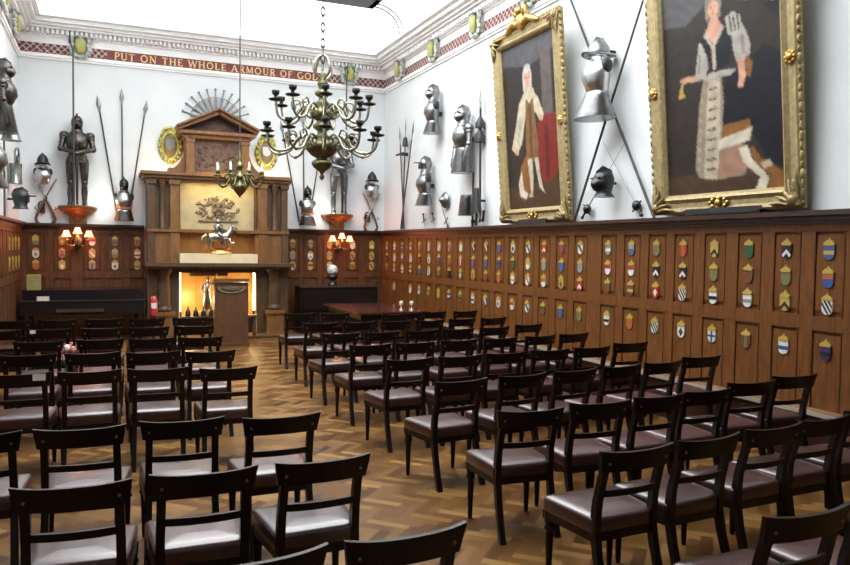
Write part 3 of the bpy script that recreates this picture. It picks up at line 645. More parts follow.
def knight(loc, label, mats, lx):
    t = thing('armour_suit', label, 'suit of armour', loc)
    Y = -.18
    for s in (-1, 1):
        b = MB(); leg_plate(b, s * .125, 1, 0, 1, Y); b.build('leg', mats, t)
    b = MB(); b.loft([(0, Y, .86, .185, .13), (0, Y, .95, .165, .125), (0, Y, 1.02, .145, .11)], 18); tassets(b, (0, Y, 1.03), 1.0, 0, .20, .9); b.build('tassets', mats, t)
    b = MB(); breast(b, (0, Y, 1.01), 1.12); b.build('breastplate', mats, t)
    for s in (-1, 1):
        b = MB(); arm_plate(b, ((s * .235, Y, 1.36), (s * .285, Y - .07, 1.10), (s * .065, Y - .24, 1.02)), 1.0)
        hand_plate(b, (s * .075, Y - .23, 1.02), (-s * .6, -.2, -.55), 1.0); b.build('arm', mats, t)
    b = MB(); skull(b, (0, Y - .01, 1.62), 1.02); b.build('helmet', mats, t)
    w = MB(); w.tube([(0, 0, -.92), (0, 0, -.90), (0, 0, 0)], [.002, .022, .026], 6, 0, .3); w.box(-.13, .13, -.014, .014, -.01, .012, 0); w.tube([(0, 0, 0), (0, 0, .14)], .015, 8, 1); w.ball((0, 0, .16), .026, 10, 0)
    o = w.build('sword', ['steel_brown', 'iron_black']); tag(o, 'long sword held point down in the gauntlets of the %s suit of armour' % lx, 'sword', 'swords of the two knights', None, (loc[0], loc[1] + Y - .27, loc[2] + .925))
    return t
def bracket(loc, label):
    t = thing('wall_bracket', label, 'bracket', loc, 0, 'carved brackets under the knights')
    b = MB()
    hc = lambda r, z, a=.75: (0, 0, z, r, r * a * 1.5)
    b.loft([hc(.10, -.30), hc(.13, -.24), hc(.14, -.20), hc(.24, -.14), hc(.26, -.10)], 20, 0, True, pi, 2 * pi)
    b.box(-.16, .16, -.10, 0, -.34, -.12); b.build('corbel', 'mantel_oak', t)
    b = MB(); b.loft([hc(.30, -.10, .9), hc(.33, -.07, .95), hc(.36, -.05, 1.0), hc(.36, 0, 1.0)], 20, 0, True, pi, 2 * pi); b.box(-.34, .34, -.20, 0, -.055, -.0005); b.build('shelf', 'mantel_oak', t)
for x, nm, mats in ((-.52, 'left', ['steel_brown', 'iron_black']), (4.77, 'right', ['steel', 'iron_black'])):
    bracket((x, YB - .0, 2.58), 'carved oak bracket carrying the %s suit of armour' % nm)
    knight((x, YB - .02, 2.58), 'dark full suit of armour standing on bracket left of the fireplace' if nm == 'left' else 'grey full suit of armour standing on bracket right of the fireplace', mats, nm)
    p = MB(); x0 = x - .05 if nm == 'left' else x + .06
    p.tube([(0, 0, .0), (0, 0, 2.95), ((-.05 if nm == 'left' else .02), 0, 3.05)], [.018, .015, .013], 8); p.tube([(-.05 if nm == 'left' else .02, 0, 3.05), (-.052 if nm == 'left' else .02, 0, 3.28)], [.028, .002], 6, 1, .4)
    tag(p.build('pike', ['shaft', 'steel_dark']), 'tall dark pike standing upright before the %s suit of armour' % nm, 'pike', 'pikes of the two knights', None, (x0, YB - .522, 2.582))

# brass sconces with small glowing shades below the brackets
def sconce(x, lab):
    t = thing('wall_sconce', lab, 'wall lamp', (x, YB - .06, 1.92), 0, 'three light brass sconces')
    b = MB(); b.loft([(0, -.02, -.14, .03, .02), (0, -.025, -.08, .09, .03), (0, -.025, .0, .10, .03), (0, -.02, .08, .04, .02)], 14); b.build('back_plate', 'brass', t)
    b = MB(); b.lathe([(.01, -.16), (.03, -.14), (.05, -.10), (.03, -.06), (.02, -.02)], (0, -.16, 0), 12); b.tube([(0, -.02, -.05), (0, -.16, -.05)], .016, 8); b.build('stem', 'brass', t)
    for k, dx in enumerate((-.20, 0, .20)):
        b = MB(); b.tube([(0, -.16, -.06), (dx * .5, -.20, -.12), (dx * .95, -.24 - (.06 if dx == 0 else 0), -.09), (dx, -.25 - (.06 if dx == 0 else 0), .0 + (.06 if dx == 0 else 0))], [.012, .011, .011, .014], 8)
        z = .06 if dx == 0 else 0; yy = -.31 if dx == 0 else -.25
        b.lathe([(.045, 0), (.05, .012), (.018, .02), (.016, .05)], (dx, yy, z), 12); a = b.build('arm', 'brass', t)
        c = MB(); c.lathe([(.085, .06), (.06, .12), (.042, .18)], (dx, yy, z), 14); c.build('lamp_shade', 'lamp_glow', a)
    return t
sconce(-.52, 'three light brass sconce with glowing shades below the left suit of armour'); sconce(4.80, 'three light brass sconce with glowing shades below the right suit of armour')

# spears and half armours on the end wall
def spear(p0, p1, loc, rot, label, group, head='leaf', name='spear', L=.34):
    p0, p1 = Vector(p0), Vector(p1); d = (p1 - p0).normalized(); b = MB()
    b.tube([p0, p1 - d * L], [.017, .014], 8)
    q = p1 - d * L; o = None
    h = MB()
    h.tube([q, q + d * L * .25, q + d * L * .45, p1], [.016, .02, .042 if head == 'leaf' else .03, .002], 8, 0, .35, (0, 1, 0))
    if head == 'halberd':
        r = d.cross(Vector((0, 1, 0))).normalized(); k = q - d * .06
        h.add([k - r * .02 + d * .08, k - r * .15 + d * .16, k - r * .17 - d * .10, k - r * .02 - d * .04, *[v + Vector((0, .012, 0)) for v in (k - r * .02 + d * .08, k - r * .15 + d * .16, k - r * .17 - d * .10, k - r * .02 - d * .04)]], [(0, 1, 2, 3), (7, 6, 5, 4), (0, 4, 5, 1), (1, 5, 6, 2), (2, 6, 7, 3)])
        h.tube([k, k + r * .16 - d * .05], [.02, .003], 6); h.tube([k - d * .1, k + d * .12], .022, 8)
    if head == 'tassel':
        h.tube([q, q - d * .04, q - d * .20], [.02, .05, .065], 8, 1); h.ball(q - d * .02, .03, 8, 1)
    t = b.build(name, 'shaft'); tag(t, label, 'spear', group, None, loc, rot); h.build('spearhead', ['steel', 'iron_black'], t)
    return t
for nm, ox, tops in (('left', .30, ((-.16, 4.79), (.29, 4.97), (.76, 4.77))), ('right', 4.02, ((3.49, 4.60), (3.98, 4.80), (4.44, 4.50)))):
    for k, (tx, tz) in enumerate(tops):
        bx_ = ox + (-.10, 0, .10)[k]
        spear((bx_ - ox, -.03 - .035 * k, 0), (tx - ox, -.03 - .035 * k, tz - 2.4), (ox, YB, 2.4), 0, '%s of three fanned spears on the end wall %s of the fireplace' % (('leftmost', 'middle', 'rightmost')[k], nm), 'fanned spears on the end wall')
    t = thing('half_armour', 'bright breastplate with helmet and belt hung on the spears %s of the fireplace' % nm, 'armour', (ox + .02, YB - .13, 2.28), 0, 'half armours hung on the fanned spears')
    b = MB(); tassets(b, (0, -.14, .24), .95, 0, .22, .7); b.build('tassets', ['steel', 'iron_black'], t)
    b = MB(); breast(b, (0, -.14, .25), .88); b.build('breastplate', ['steel_bright', 'iron_black'], t)
    b = MB(); b.loft([(0, -.14, .27, .145, .115), (0, -.14, .31, .148, .12)], 18); b.build('belt', 'leather_belt', t)
    b = MB(); skull(b, (0, -.13, .76), .85, True, True); b.build('helmet', ['steel_dark', 'iron_black'], t)

# crossed pistol trophies in both corners of the end wall
def pistol(p0, p1, loc, rot, label, group):
    p0, p1 = Vector(p0), Vector(p1); d = (p1 - p0).normalized(); r = d.cross(Vector((0, 1, 0))).normalized()
    if r.z > 0: r = -r
    b = MB(); b.tube([p0, p0 + (p1 - p0) * .72], [.014, .017], 8); b.ring(p0, .016, .005, 10, 6)
    o = b.build('flintlock_pistol', 'steel'); tag(o, label, 'pistol', group, None, loc, rot)
    c = MB(); q = p0 + (p1 - p0) * .45; e = p0 + (p1 - p0) * .8
    c.tube([q + r * .02, e + r * .02, p1 + r * .05, p1 + d * .06 + r * .12], [.018, .026, .026, .034], 8); c.ball(p1 + d * .07 + r * .13, .045, 10); c.build('grip', 'mantel_dark', o)
    e2 = MB(); e2.tube([e - r * .02, e - r * .07, e - r * .06 - d * .04], [.012, .012, .008], 6); e2.build('lock', 'steel_dark', o)
for ox, nm in ((-1.10, 'left'), (5.56, 'right')):
    g = 'crossed pistols on the end wall'; s = 1 if nm == 'left' else 1
    pistol((-.17, -.05, .78), (.22, -.05, .04), (ox, YB - .02, 2.30), 0, 'long pistol pointing up leftwards in the trophy near the %s corner of the end wall' % nm, g)
    pistol((.20, -.10, .78), (-.20, -.10, .04), (ox, YB - .02, 2.30), 0, 'long pistol pointing up rightwards in the trophy near the %s corner of the end wall' % nm, g)
    t = thing('breastplate', 'small pale breastplate below a pointed helmet near the %s corner of the end wall' % nm, 'armour', (ox - .02, YB - .10, 2.98), 0, 'breastplates above the crossed pistols')
    b = MB(); breast(b, (0, -.11, 0), .80); b.build('plate', ['steel_bright', 'iron_black'], t)
    t = thing('morion_helmet', 'dark pointed helmet at the top of the trophy near the %s end wall corner' % nm, 'helmet', (ox - .02, YB - .225, 3.345), 0, 'dark helmets above the crossed pistols')
    b = MB(); morion(b, (0, 0, .04), .9); b.build('bowl', 'iron_black', t)
    b = MB(); b.box(-.06, .06, -.05, 0, 0, .17); b.ring((0, -.025, .17), .055, .012, 14, 6)
    tag(b.build('powder_flask', 'steel_dark'), 'small dark flask hanging between the crossed pistols near the %s corner' % nm, 'flask', 'flasks under the crossed pistols', None, (ox - .06, YB - .01, 2.43))

# fan of swords over the pediment
for k in range(11):
    a = radians(163 - 14.4 * k); d = Vector((cos(a), 0, sin(a))); b = MB(); y = -.03 - .012 * k
    r = Vector((-d.z, 0, d.x)); o = Vector((0, y, 0))
    b.tube([o + d * .02, o + d * .52], [.014, .030], 6, 0, .3, (0, 1, 0))
    t = b.build('sword', 'blade_grey'); tag(t, 'sword with dark hilt in the fan above the pediment, %s from the left' % ORD[k + 1], 'sword', 'fan of swords above the fireplace', None, (2.12, YB, 4.42), 0)
    h = MB(); h.beam(o + d * .52 - r * .055, o + d * .52 + r * .055, .022, .03); h.tube([o + d * .52, o + d * .68], .016, 8); h.ball(o + d * .69, .026, 8); h.build('hilt', 'blade_grey', t)

# gilt oval cartouches beside the pediment
for x, z, nm in ((1.21, 3.88, 'left'), (3.18, 3.86, 'right')):
    t = thing('oval_cartouche', 'gilt leafy oval cartouche on the white wall %s of the pediment' % nm, 'cartouche', (x, YB - .016, z), 0, 'gilt oval cartouches')
    b = MB(); b.ring((0, -.05, 0), .19, .035, 28, 8, 0, 'y', .85, 1.45)
    for k in range(18):
        a = 2 * pi * k / 18; b.ball((.205 * cos(a), -.05, .325 * sin(a)), (.04, .04, .05), 8, 0, 5)
    for s in (-1, 1): b.tube([(s * .16, -.05, .24), (s * .10, -.06, .34), (0, -.07, .37)], [.03, .035, .03], 8)
    b.build('wreath', 'leaf_gilt', t)
    b = MB(); b.loft([(0, -.05, 0, .01, .01)] * 2, 4); b = MB(); b.ball((0, -.03, 0), (.16, .045, .27), 16); b.build('boss', 'relief_stone', t)
    b = MB(); b.prism([(q * 1.05, w * 1.1 + .02) for q, w in heater(.16, .18)], -.095, -.06); b.build('escutcheon', 'tincture_white' if nm == 'right' else 'tincture_grey', t)

# ------------------------------------------------------------------ armour on the side walls
def wall_half(loc, rot, label, s=1., helm='close', arms=False, tl=.24, mats=('steel', 'iron_black'), group='half armours on the side walls'):
    t = thing('half_armour', label, 'armour', loc, rot, group); mats = list(mats)
    b = MB(); tassets(b, (0, -.20 * s, 0), s, 0, tl, 1.0); b.build('tassets', mats, t)
    b = MB(); breast(b, (0, -.20 * s, 0), s); b.build('breastplate', mats, t)
    b = MB(); b.box(-.03, .03, -.12 * s, 0, .12 * s, .20 * s); b.build('hook', 'iron_black', t)
    b = MB()
    if helm == 'close': skull(b, (0, -.19 * s, .58 * s), s)
    else: skull(b, (0, -.19 * s, .58 * s), s, False, True, True)
    b.build('helmet', mats, t)
    if arms:
        for q in (-1, 1): b = MB(); arm_plate(b, ((q * .215 * s, -.18 * s, .32 * s), (q * .25 * s, -.20 * s, .05 * s), (q * .22 * s, -.26 * s, -.20 * s)), s); b.build('arm', mats, t)
    return t
wall_half((XR, 13.10, 4.27), RW, 'steel cuirass with beaked helmet, highest on the right wall near the far corner', .95, 'close')
wall_half((XR, 13.42, 2.92), RW, 'steel cuirass with peaked helmet, low on the right wall below the highest cuirass', .98, 'peak')
wall_half((XR, 11.75, 3.60), RW, 'steel half armour with plated arms beside the poleaxe on the right wall', 1.02, 'close', True, .42)
b = MB(); b.tube([(0, -.03, 0), (0, -.03, .95)], .018, 8); b.box(-.04, .04, -.04, 0, .06, .12); tag(b.build('support_pole', 'iron_black'), 'short dark pole below the half armour with plated arms', 'pole', None, None, (XR - .02, 11.62, 2.24), RW)
# halberd trio near the corner
for k, (ty, tz, hd) in enumerate(((15.22, 4.50, 'leaf'), (14.73, 4.62, 'tassel'), (14.18, 4.48, 'leaf'))):
    spear((0, -.05 - .04 * k, 0), ((14.86 - ty), -.05 - .04 * k, tz - 2.25), (XR, 14.86, 2.25), RW, '%s of three fanned polearms on right wall near the far corner' % ('farthest', 'middle tasselled', 'nearest')[k], 'fanned polearms on the right wall', hd, 'polearm', .42)
b = MB(); b.box(-.20, .20, -.20, -.17, -.02, .02); b.box(-.02, .02, -.18, 0, -.03, .04); tag(b.build('polearm_rack', 'iron_black'), 'dark crossbar holding the three fanned polearms on the right wall', 'rack', None, None, (XR, 14.82, 3.84), RW)
# poleaxe
t = thing('poleaxe', 'tall dark poleaxe upright on the right wall left of the white robe portrait', 'poleaxe', (XR - .02, 11.28, 2.30), RW)
b = MB(); b.tube([(.02, -.07, 0), (-.03, -.07, 1.95)], .020, 8); b.build('shaft', 'iron_black', t)
b = MB(); b.tube([(-.03, -.07, 1.9), (-.03, -.07, 2.05), (-.03, -.07, 2.42)], [.02, .045, .003], 8, 0, .4); b.build('spike', 'steel_bright', t)
b = MB(); b.tube([(-.03, -.07, 1.60), (-.03, -.07, 1.68), (-.03, -.07, 1.80)], [.085, .085, .02], 10); b.tube([(-.03, -.07, 1.36), (-.03, -.07, 1.46), (-.03, -.07, 1.58)], [.09, .09, .03], 10); b.build('tassel', 'iron_black', t)
t = thing('thigh_guard', 'grey steel plate hanging low on the right wall left of the black arm guard', 'armour', (XR, 11.56, 2.62), RW)
b = MB(); tassets(b, (0, -.20, .16), .9, 0, .40, .5); b.box(-.01, .01, -.15, 0, .14, .17, 1); b.build('plates', ['steel', 'iron_black'], t); b = MB(); b.ring((0, -.04, .20), .03, .008); b.build('ring', 'iron_black', t)
t = thing('arm_guard', 'black tapered iron guard with hooked end below the poleaxe', 'armour', (XR, 11.20, 2.45), RW)
b = MB(); b.loft([(0, -.20, 0, .13, .09), (0, -.20, .25, .09, .07), (0, -.20, .42, .06, .05)], 14); b.box(-.06, -.04, -.2, 0, .2, .24); b.build('guard', 'iron_black', t)
b = MB(); b.tube([(.10, -.22, .02), (.20, -.22, -.10), (.30, -.22, -.14), (.32, -.22, .04)], [.022, .02, .02, .026], 8); b.tube([(.02, -.20, .02), (.02, -.20, -.20)], .022, 8); b.build('hook', 'iron_black', t)
# small buckler over a sword
t = thing('buckler', 'small round grey buckler hung low on right wall between two armours', 'shield', (XR - .06, 12.74, 2.76), RW)
b = MB(); b.loft([(0, 0, 0, .01, .01)] * 2, 4); b = MB(); b.T = Matrix.Rotation(pi / 2, 4, 'X'); b.lathe([(.15, 0), (.15, .02), (.10, .06), (.05, .075), (.045, .11), (.01, .13)], (0, 0, 0), 18); b.build('disc', 'steel', t)
def rapier(p0, p1, loc, rot, label, group, cup=True):
    p0, p1 = Vector(p0), Vector(p1); d = (p1 - p0).normalized(); r = d.cross(Vector((0, 1, 0))).normalized()
    b = MB(); b.tube([p0, p1], [.011, .003], 6, 0, .5); t = b.build('rapier', 'steel'); tag(t, label, 'sword', group, None, loc, rot)
    h = MB(); h.beam(p0 - r * .10, p0 + r * .10, .014, .014); h.tube([p0, p0 - d * .12], .014, 8); h.ball(p0 - d * .14, .024, 8)
    if cup: h.ball(p0 + d * .01, (.065, .05, .065), 12)
    h.build('hilt', 'steel_dark', t)
rapier((.10, -.06, .10), (-.45, -.06, .82), (XR, 12.80, 2.27), RW, 'slim sword slanting behind the small buckler on the right wall', 'swords on the right wall', False)
rapier((-.02, -.055, .10), (.02, -.055, -.02), (XR, 13.75, 2.30), RW, 'short dagger low on right wall beside the fanned polearms', 'daggers on the right wall', False)
rapier((-.02, -.055, .10), (.02, -.055, -.02), (XR, 13.28, 2.30), RW, 'short dagger low on right wall under the peaked helmet cuirass', 'daggers on the right wall', False)
# crossed pikes, morion, breastplate, close helmet and rapiers between the portraits
for k, (a, c) in enumerate((((6.93, 2.24), (8.95, 5.62)), ((8.47, 2.24), (7.02, 5.10)))):
    spear(((7.7 - a[0]), -.05 - .05 * k, 0), ((7.7 - c[0]), -.05 - .05 * k, c[1] - 2.24), (XR, 7.7, 2.24), RW, 'long dark pike between the portraits, its top leaning %s' % ('left towards the white robe', 'right towards the long gown')[k], 'crossed pikes between the portraits', 'leaf', 'pike')
t = thing('morion_helmet', 'brimmed steel helmet on the crossed pikes above a breastplate, between the portraits', 'helmet', (XR - .25, 7.80, 4.31), RW)
b = MB(); morion(b, (0, 0, 0), 1.0); b.build('bowl', 'steel', t); b = MB(); b.tube([(0, .02, .05), (0, .245, .05)], .02, 8); b.build('hook', 'iron_black', t)
t = thing('breastplate', 'bright steel breastplate with long flared skirt on the crossed pikes between the portraits', 'armour', (XR - .12, 7.74, 3.80), RW)
b = MB(); breast(b, (0, -.18, 0), 1.08); b.build('plate', ['steel_bright', 'iron_black'], t); b = MB(); tassets(b, (.0, -.20, .01), 1.08, 0, .30, 1.8); b.build('skirt', ['steel', 'iron_black'], t)
t = thing('close_helmet', 'dark steel closed helmet low between the portraits, over crossed rapiers', 'helmet', (XR - .20, 7.70, 2.70), RW)
b = MB(); skull(b, (0, 0, .03), 1.05, True, True); b.build('skull', ['steel_dark', 'iron_black'], t); b = MB(); b.tube([(0, .05, .0), (0, .18, .0)], .02, 8); b.build('hook', 'iron_black', t)
rapier((.48, -.055, .14), (-.22, -.055, 1.0), (XR, 7.72, 2.25), RW, 'thin rapier with cup hilt at lower right below the closed helmet', 'crossed rapiers between the portraits')
rapier((-.50, -.08, .14), (.26, -.08, .93), (XR, 7.72, 2.25), RW, 'thin rapier with cup hilt at lower left below the closed helmet', 'crossed rapiers between the portraits')
# left wall
wall_half((XL, 12.55, 3.86), LW, 'dark half armour with arms high on the left wall near its corner', .92, 'close', True, .44, ('steel_brown', 'iron_black'))
t = thing('helmet_bowl', 'grey bell shaped helmet under the half armour on the left wall', 'helmet', (XL + .22, 12.95, 3.40), LW); b = MB(); b.loft([(0, 0, 0, .15, .15), (0, 0, .03, .12, .125), (0, 0, .13, .09, .10), (0, 0, .18, .03, .03)], 16); b.build('bowl', 'steel', t); b = MB(); b.tube([(0, .02, .1), (0, .215, .1)], .02, 8); b.build('hook', 'iron_black', t)
t = thing('back_plate', 'grey back plate with round neck opening on the left wall near the corner', 'armour', (XL + .06, 14.55, 2.86), LW)
b = MB(); b.loft([(0, -.06, 0, .20, .10), (0, -.06, .14, .13, .09), (0, -.06, .34, .16, .10)], 16); b.ring((0, -.08, .46), .13, .035, 18, 8); b.build('plate', 'steel', t)
t = thing('black_helmet', 'black open helmet low on the left wall near the corner', 'helmet', (XL + .22, 14.25, 2.58), LW); b = MB(); skull(b, (0, 0, .04), 1.0, False, True, True); b.build('skull', ['iron_black', 'iron_black'], t); b = MB(); b.tube([(0, .05, .0), (0, .20, .0)], .02, 8); b.build('hook', 'iron_black', t)
t = thing('breastplate', 'grey breastplate with flared skirt on the left wall below the half armour', 'armour', (XL, 11.25, 2.75), LW); b = MB(); breast(b, (0, -.18, 0), .95); tassets(b, (0, -.18, .01), .95, 0, .2, 1.0); b.box(-.02, .02, -.1, 0, .15, .2); b.build('plate', ['steel', 'iron_black'], t)
b = MB(); b.tube([(0, -.05, 0), (.04, -.05, 1.25)], .016, 8); b.box(-.02, .03, -.05, 0, .5, .54); tag(b.build('rod', 'shaft'), 'thin dark rod upright low on the left wall beside the black helmet', 'rod', None, None, (XL, 13.6, 2.25), LW)

# ------------------------------------------------------------------ portraits
def picture(loc, W, H, lean, label, layers, name='portrait'):
    fw = .21
    t = thing(name, label, 'painting', loc, (0, 0, 0), 'large gilt framed portraits'); t.rotation_euler = (Matrix.Rotation(RW, 3, 'Z') @ Matrix.Rotation(lean, 3, 'X')).to_euler()
    # swept frame
    prof = [(0, -.0), (0, -.05), (.03, -.075), (.07, -.06), (.12, -.055), (.16, -.085), (.185, -.07), (fw, -.03), (fw, -.0)]
    b = MB(); n = len(prof); V = []
    for cx, cz in ((-1, 0), (1, 0), (1, 1), (-1, 1)):
        for o, y in prof: V.append((cx * (W / 2 - o), y, o if cz == 0 else H - o))
    b.add(V, [(i * n + q, i * n + (q + 1) % n, ((i + 1) % 4) * n + (q + 1) % n, ((i + 1) % 4) * n + q) for i in range(4) for q in range(n)])
    b.box(-W / 2 + fw - .02, W / 2 - fw + .02, -.006, 0, fw - .02, H - fw + .02)
    b.build('frame', 'gold_frame', t)
    b = MB(); r = random.Random(5)
    k = int(H / .085)
    for s in (-1, 1):
        for i in range(k): b.ball((s * (W / 2 + .0), -.045, .05 + i * (H - .1) / (k - 1)), (.014 + .016 * r.random(), .03, .03 + .03 * r.random()), 8, 0, 5)
    k = int(W / .085)
    for i in range(k): b.ball((-W / 2 + .05 + i * (W - .1) / (k - 1), -.045, H), (.05, .03, .028), 8, 0, 5)
    b.build('carved_edge', 'gold', t)
    for sx in (-1, 1):
        for z, sz in ((.0, 1), (H, -1)):
            b = MB(); cx = sx * W / 2
            for k in range(5):
                a = k / 4
                b.tube([(cx - sx * .03, -.08, z + sz * .03), (cx - sx * (.06 + .16 * (1 - a)), -.10, z + sz * (.06 + .16 * a)), (cx - sx * (.05 + .30 * (1 - a)), -.085, z + sz * (.05 + .30 * a))], [.03, .038, .008], 7, 0, .6)
            b.ball((cx - sx * .08, -.09, z + sz * .08), .06, 10, 0); b.build('corner_ornament', 'gold', t)
    for cx, z, q in ((-W / 2 + .08, H * .48, 0), (W / 2 - .08, H * .48, 0), (0, .10, 1)):
        b = MB(); b.ball((cx, -.085, z), (.04, .03, .04), 12)
        for k in range(8): a = 2 * pi * k / 8; b.ball((cx + .045 * cos(a) * (2.6 if q else 1), -.075, z + .045 * sin(a)), (.024, .022, .024), 8, 0, 5)
        b.build('rosette', 'gold_bright', t)
    b = MB()      # crest on the top rail
    b.ball((0, -.09, H + .06), (.10, .06, .13), 12); b.ball((0, -.12, H + .20), (.07, .05, .06), 10)
    for s in (-1, 1): b.tube([(s * .05, -.09, H + .02), (s * .20, -.09, H + .07), (s * .36, -.09, H + .0), (s * .46, -.08, H - .03)], [.05, .06, .045, .02], 8); b.tube([(s * .08, -.10, H + .16), (s * .17, -.10, H + .22), (s * .14, -.10, H + .10)], [.03, .035, .015], 7)
    b.build('crest', 'gold_bright', t)
    cw, chh = W - 2 * fw + .02, H - 2 * fw + .02
    nu, nv = 110, 170; b = MB(); rp = random.Random(11)
    boxes = [(min(p[0] for p in q), max(p[0] for p in q), min(p[1] for p in q), max(p[1] for p in q), q, OIL[c]) for c, q in layers]
    def inside(u, v, q):
        k = False; j = len(q) - 1
        for i in range(len(q)):
            if (q[i][1] > v) != (q[j][1] > v) and u < (q[j][0] - q[i][0]) * (v - q[i][1]) / (q[j][1] - q[i][1]) + q[i][0]: k = not k
            j = i
        return k
    def tint(u, v):
        for x0, x1, y0, y1, q, c in reversed(boxes):
            if x0 <= u <= x1 and y0 <= v <= y1 and inside(u, v, q): return c
        return OIL['dark']
    V = []; Cc = []
    for j in range(nv + 1):
        for i in range(nu + 1):
            u, v = i / nu, j / nv; V.append(((u - .5) * cw, -.010, fw - .01 + (1 - v) * chh)); acc = [0, 0, 0]
            for q in range(5):
                c = tint(min(.999, max(.001, u + rp.gauss(0, .0045))), min(.999, max(.001, v + rp.gauss(0, .003))))
                for w in range(3): acc[w] += c[w] / 5
            g = 1 + .16 * sin(u * 23 + 5 * sin(v * 17)) * sin(v * 31 + 3 * sin(u * 13)); Cc.append((acc[0] * g, acc[1] * g, acc[2] * g, 1))
    b.add(V, [(j * (nu + 1) + i, j * (nu + 1) + i + 1, (j + 1) * (nu + 1) + i + 1, (j + 1) * (nu + 1) + i) for j in range(nv) for i in range(nu)], 0, True)
    o = b.build('canvas', 'oil_paint', t, fix=False)
    at = o.data.color_attributes.new('paint', 'FLOAT_COLOR', 'POINT'); at.data.foreach_set('color', [x for c in Cc for x in c])
    return t
def ell(u, v, ru, rv, n=20): return [(u + ru * cos(2 * pi * i / n), v + rv * sin(2 * pi * i / n)) for i in range(n)]
full = [(0, 0), (0, 1), (1, 1), (1, 0)]
L1 = [('dark', full), ('grey', [(0, 0), (0, .10), (.5, .16), (1, .10), (1, 0)]), ('column', [(.72, .1), (.72, .55), (.90, .55), (.90, .08)]), ('floor', [(0, .86), (0, 1), (1, 1), (1, .83)]),
      ('red', [(.62, .50), (.60, .78), (.68, .85), (.90, .83), (.97, .78), (.95, .47), (.78, .46)]), ('redd', [(.74, .52), (.73, .82), (.79, .83), (.80, .52)]),
      ('hair', ell(.47, .215, .088, .068)), ('hair', [(.39, .22), (.385, .29), (.44, .31), (.51, .31), (.555, .285), (.55, .20)]),
      ('cream', [(.40, .30), (.29, .36), (.20, .50), (.10, .62), (.20, .66), (.31, .60), (.37, .50), (.42, .42)]), ('lace', [(.30, .42), (.22, .58), (.25, .60), (.34, .46)]), ('cream', [(.56, .30), (.66, .36), (.74, .46), (.66, .49), (.58, .42)]),
      ('cream', [(.40, .29), (.36, .42), (.50, .46), (.62, .42), (.58, .29)]),
      ('coat', [(.42, .34), (.40, .48), (.38, .62), (.42, .72), (.58, .72), (.62, .62), (.58, .48), (.56, .34), (.49, .37)]), ('brown', [(.47, .38), (.46, .70), (.50, .72), (.52, .38)]),
      ('fur', [(.40, .66), (.26, .74), (.18, .90), (.30, .96), (.44, .88), (.50, .74)]), ('ermine', [(.28, .76), (.20, .84), (.22, .92), (.34, .94), (.38, .91), (.30, .88), (.28, .82)]),
      ('cream', [(.40, .70), (.42, .82), (.43, .90), (.38, .93), (.46, .93), (.49, .82), (.49, .70)]), ('cream', [(.53, .70), (.56, .80), (.60, .88), (.70, .92), (.66, .88), (.62, .80), (.60, .70)]),
      ('skin', ell(.475, .225, .055, .055)), ('hair', ell(.475, .165, .06, .025)), ('skin', ell(.205, .645, .035, .02)), ('skin', ell(.69, .475, .035, .018)), ('shade', ell(.455, .218, .012, .005)), ('shade', ell(.50, .218, .012, .005)), ('rose', ell(.478, .252, .018, .005)), ('rose', ell(.48, .236, .01, .008))]
L1 = [(a, p[::1]) for a, p in L1]
def V2(*p): return [((x + 24.5 - 82 - (y + 25) * .02) / 296 + .015, (y + 117) / 584) for x, y in p]
def E2(x, y, rx, ry): return ell(*V2((x, y))[0], rx / 296, ry / 584)
L2 = [('dark', full), ('grey', V2((30, -110), (30, 20), (120, 40), (180, 0), (230, -110))), ('floor', V2((60, 415), (60, 500), (380, 500), (380, 415))),  # grey patch at upper left is reflected sheen painted into the canvas
      ('navy', V2((225, 185), (213, 260), (213, 330), (285, 335), (310, 390), (375, 445), (375, 190), (310, 140), (265, 170))), ('deep', V2((300, -110), (312, 60), (350, 100), (380, 80), (380, -110))),
      ('skirt', V2((165, 180), (152, 250), (140, 400), (150, 425), (200, 434), (265, 428), (276, 400), (256, 345), (208, 360), (216, 250), (212, 188))),
      ('rose', V2((205, 372), (200, 430), (262, 424), (270, 400), (250, 352))), ('panel', V2((178, 190), (172, 260), (163, 428), (197, 432), (206, 340), (208, 190)))]
for k in range(9): L2 += [('bow', V2((176 - k * 1.3, 212 + k * 24.5), (189 - k * 1.1, 205 + k * 24.5), (203 - k * .6, 211 + k * 24.5), (189 - k * 1.1, 215 + k * 24.5))), ('lace', E2(189 - k * 1.1, 208 + k * 24.5, 4, 3))]
for k in range(8): L2.append(('lace', E2(160 - k * 1.6, 235 + k * 24, 3, 5)))
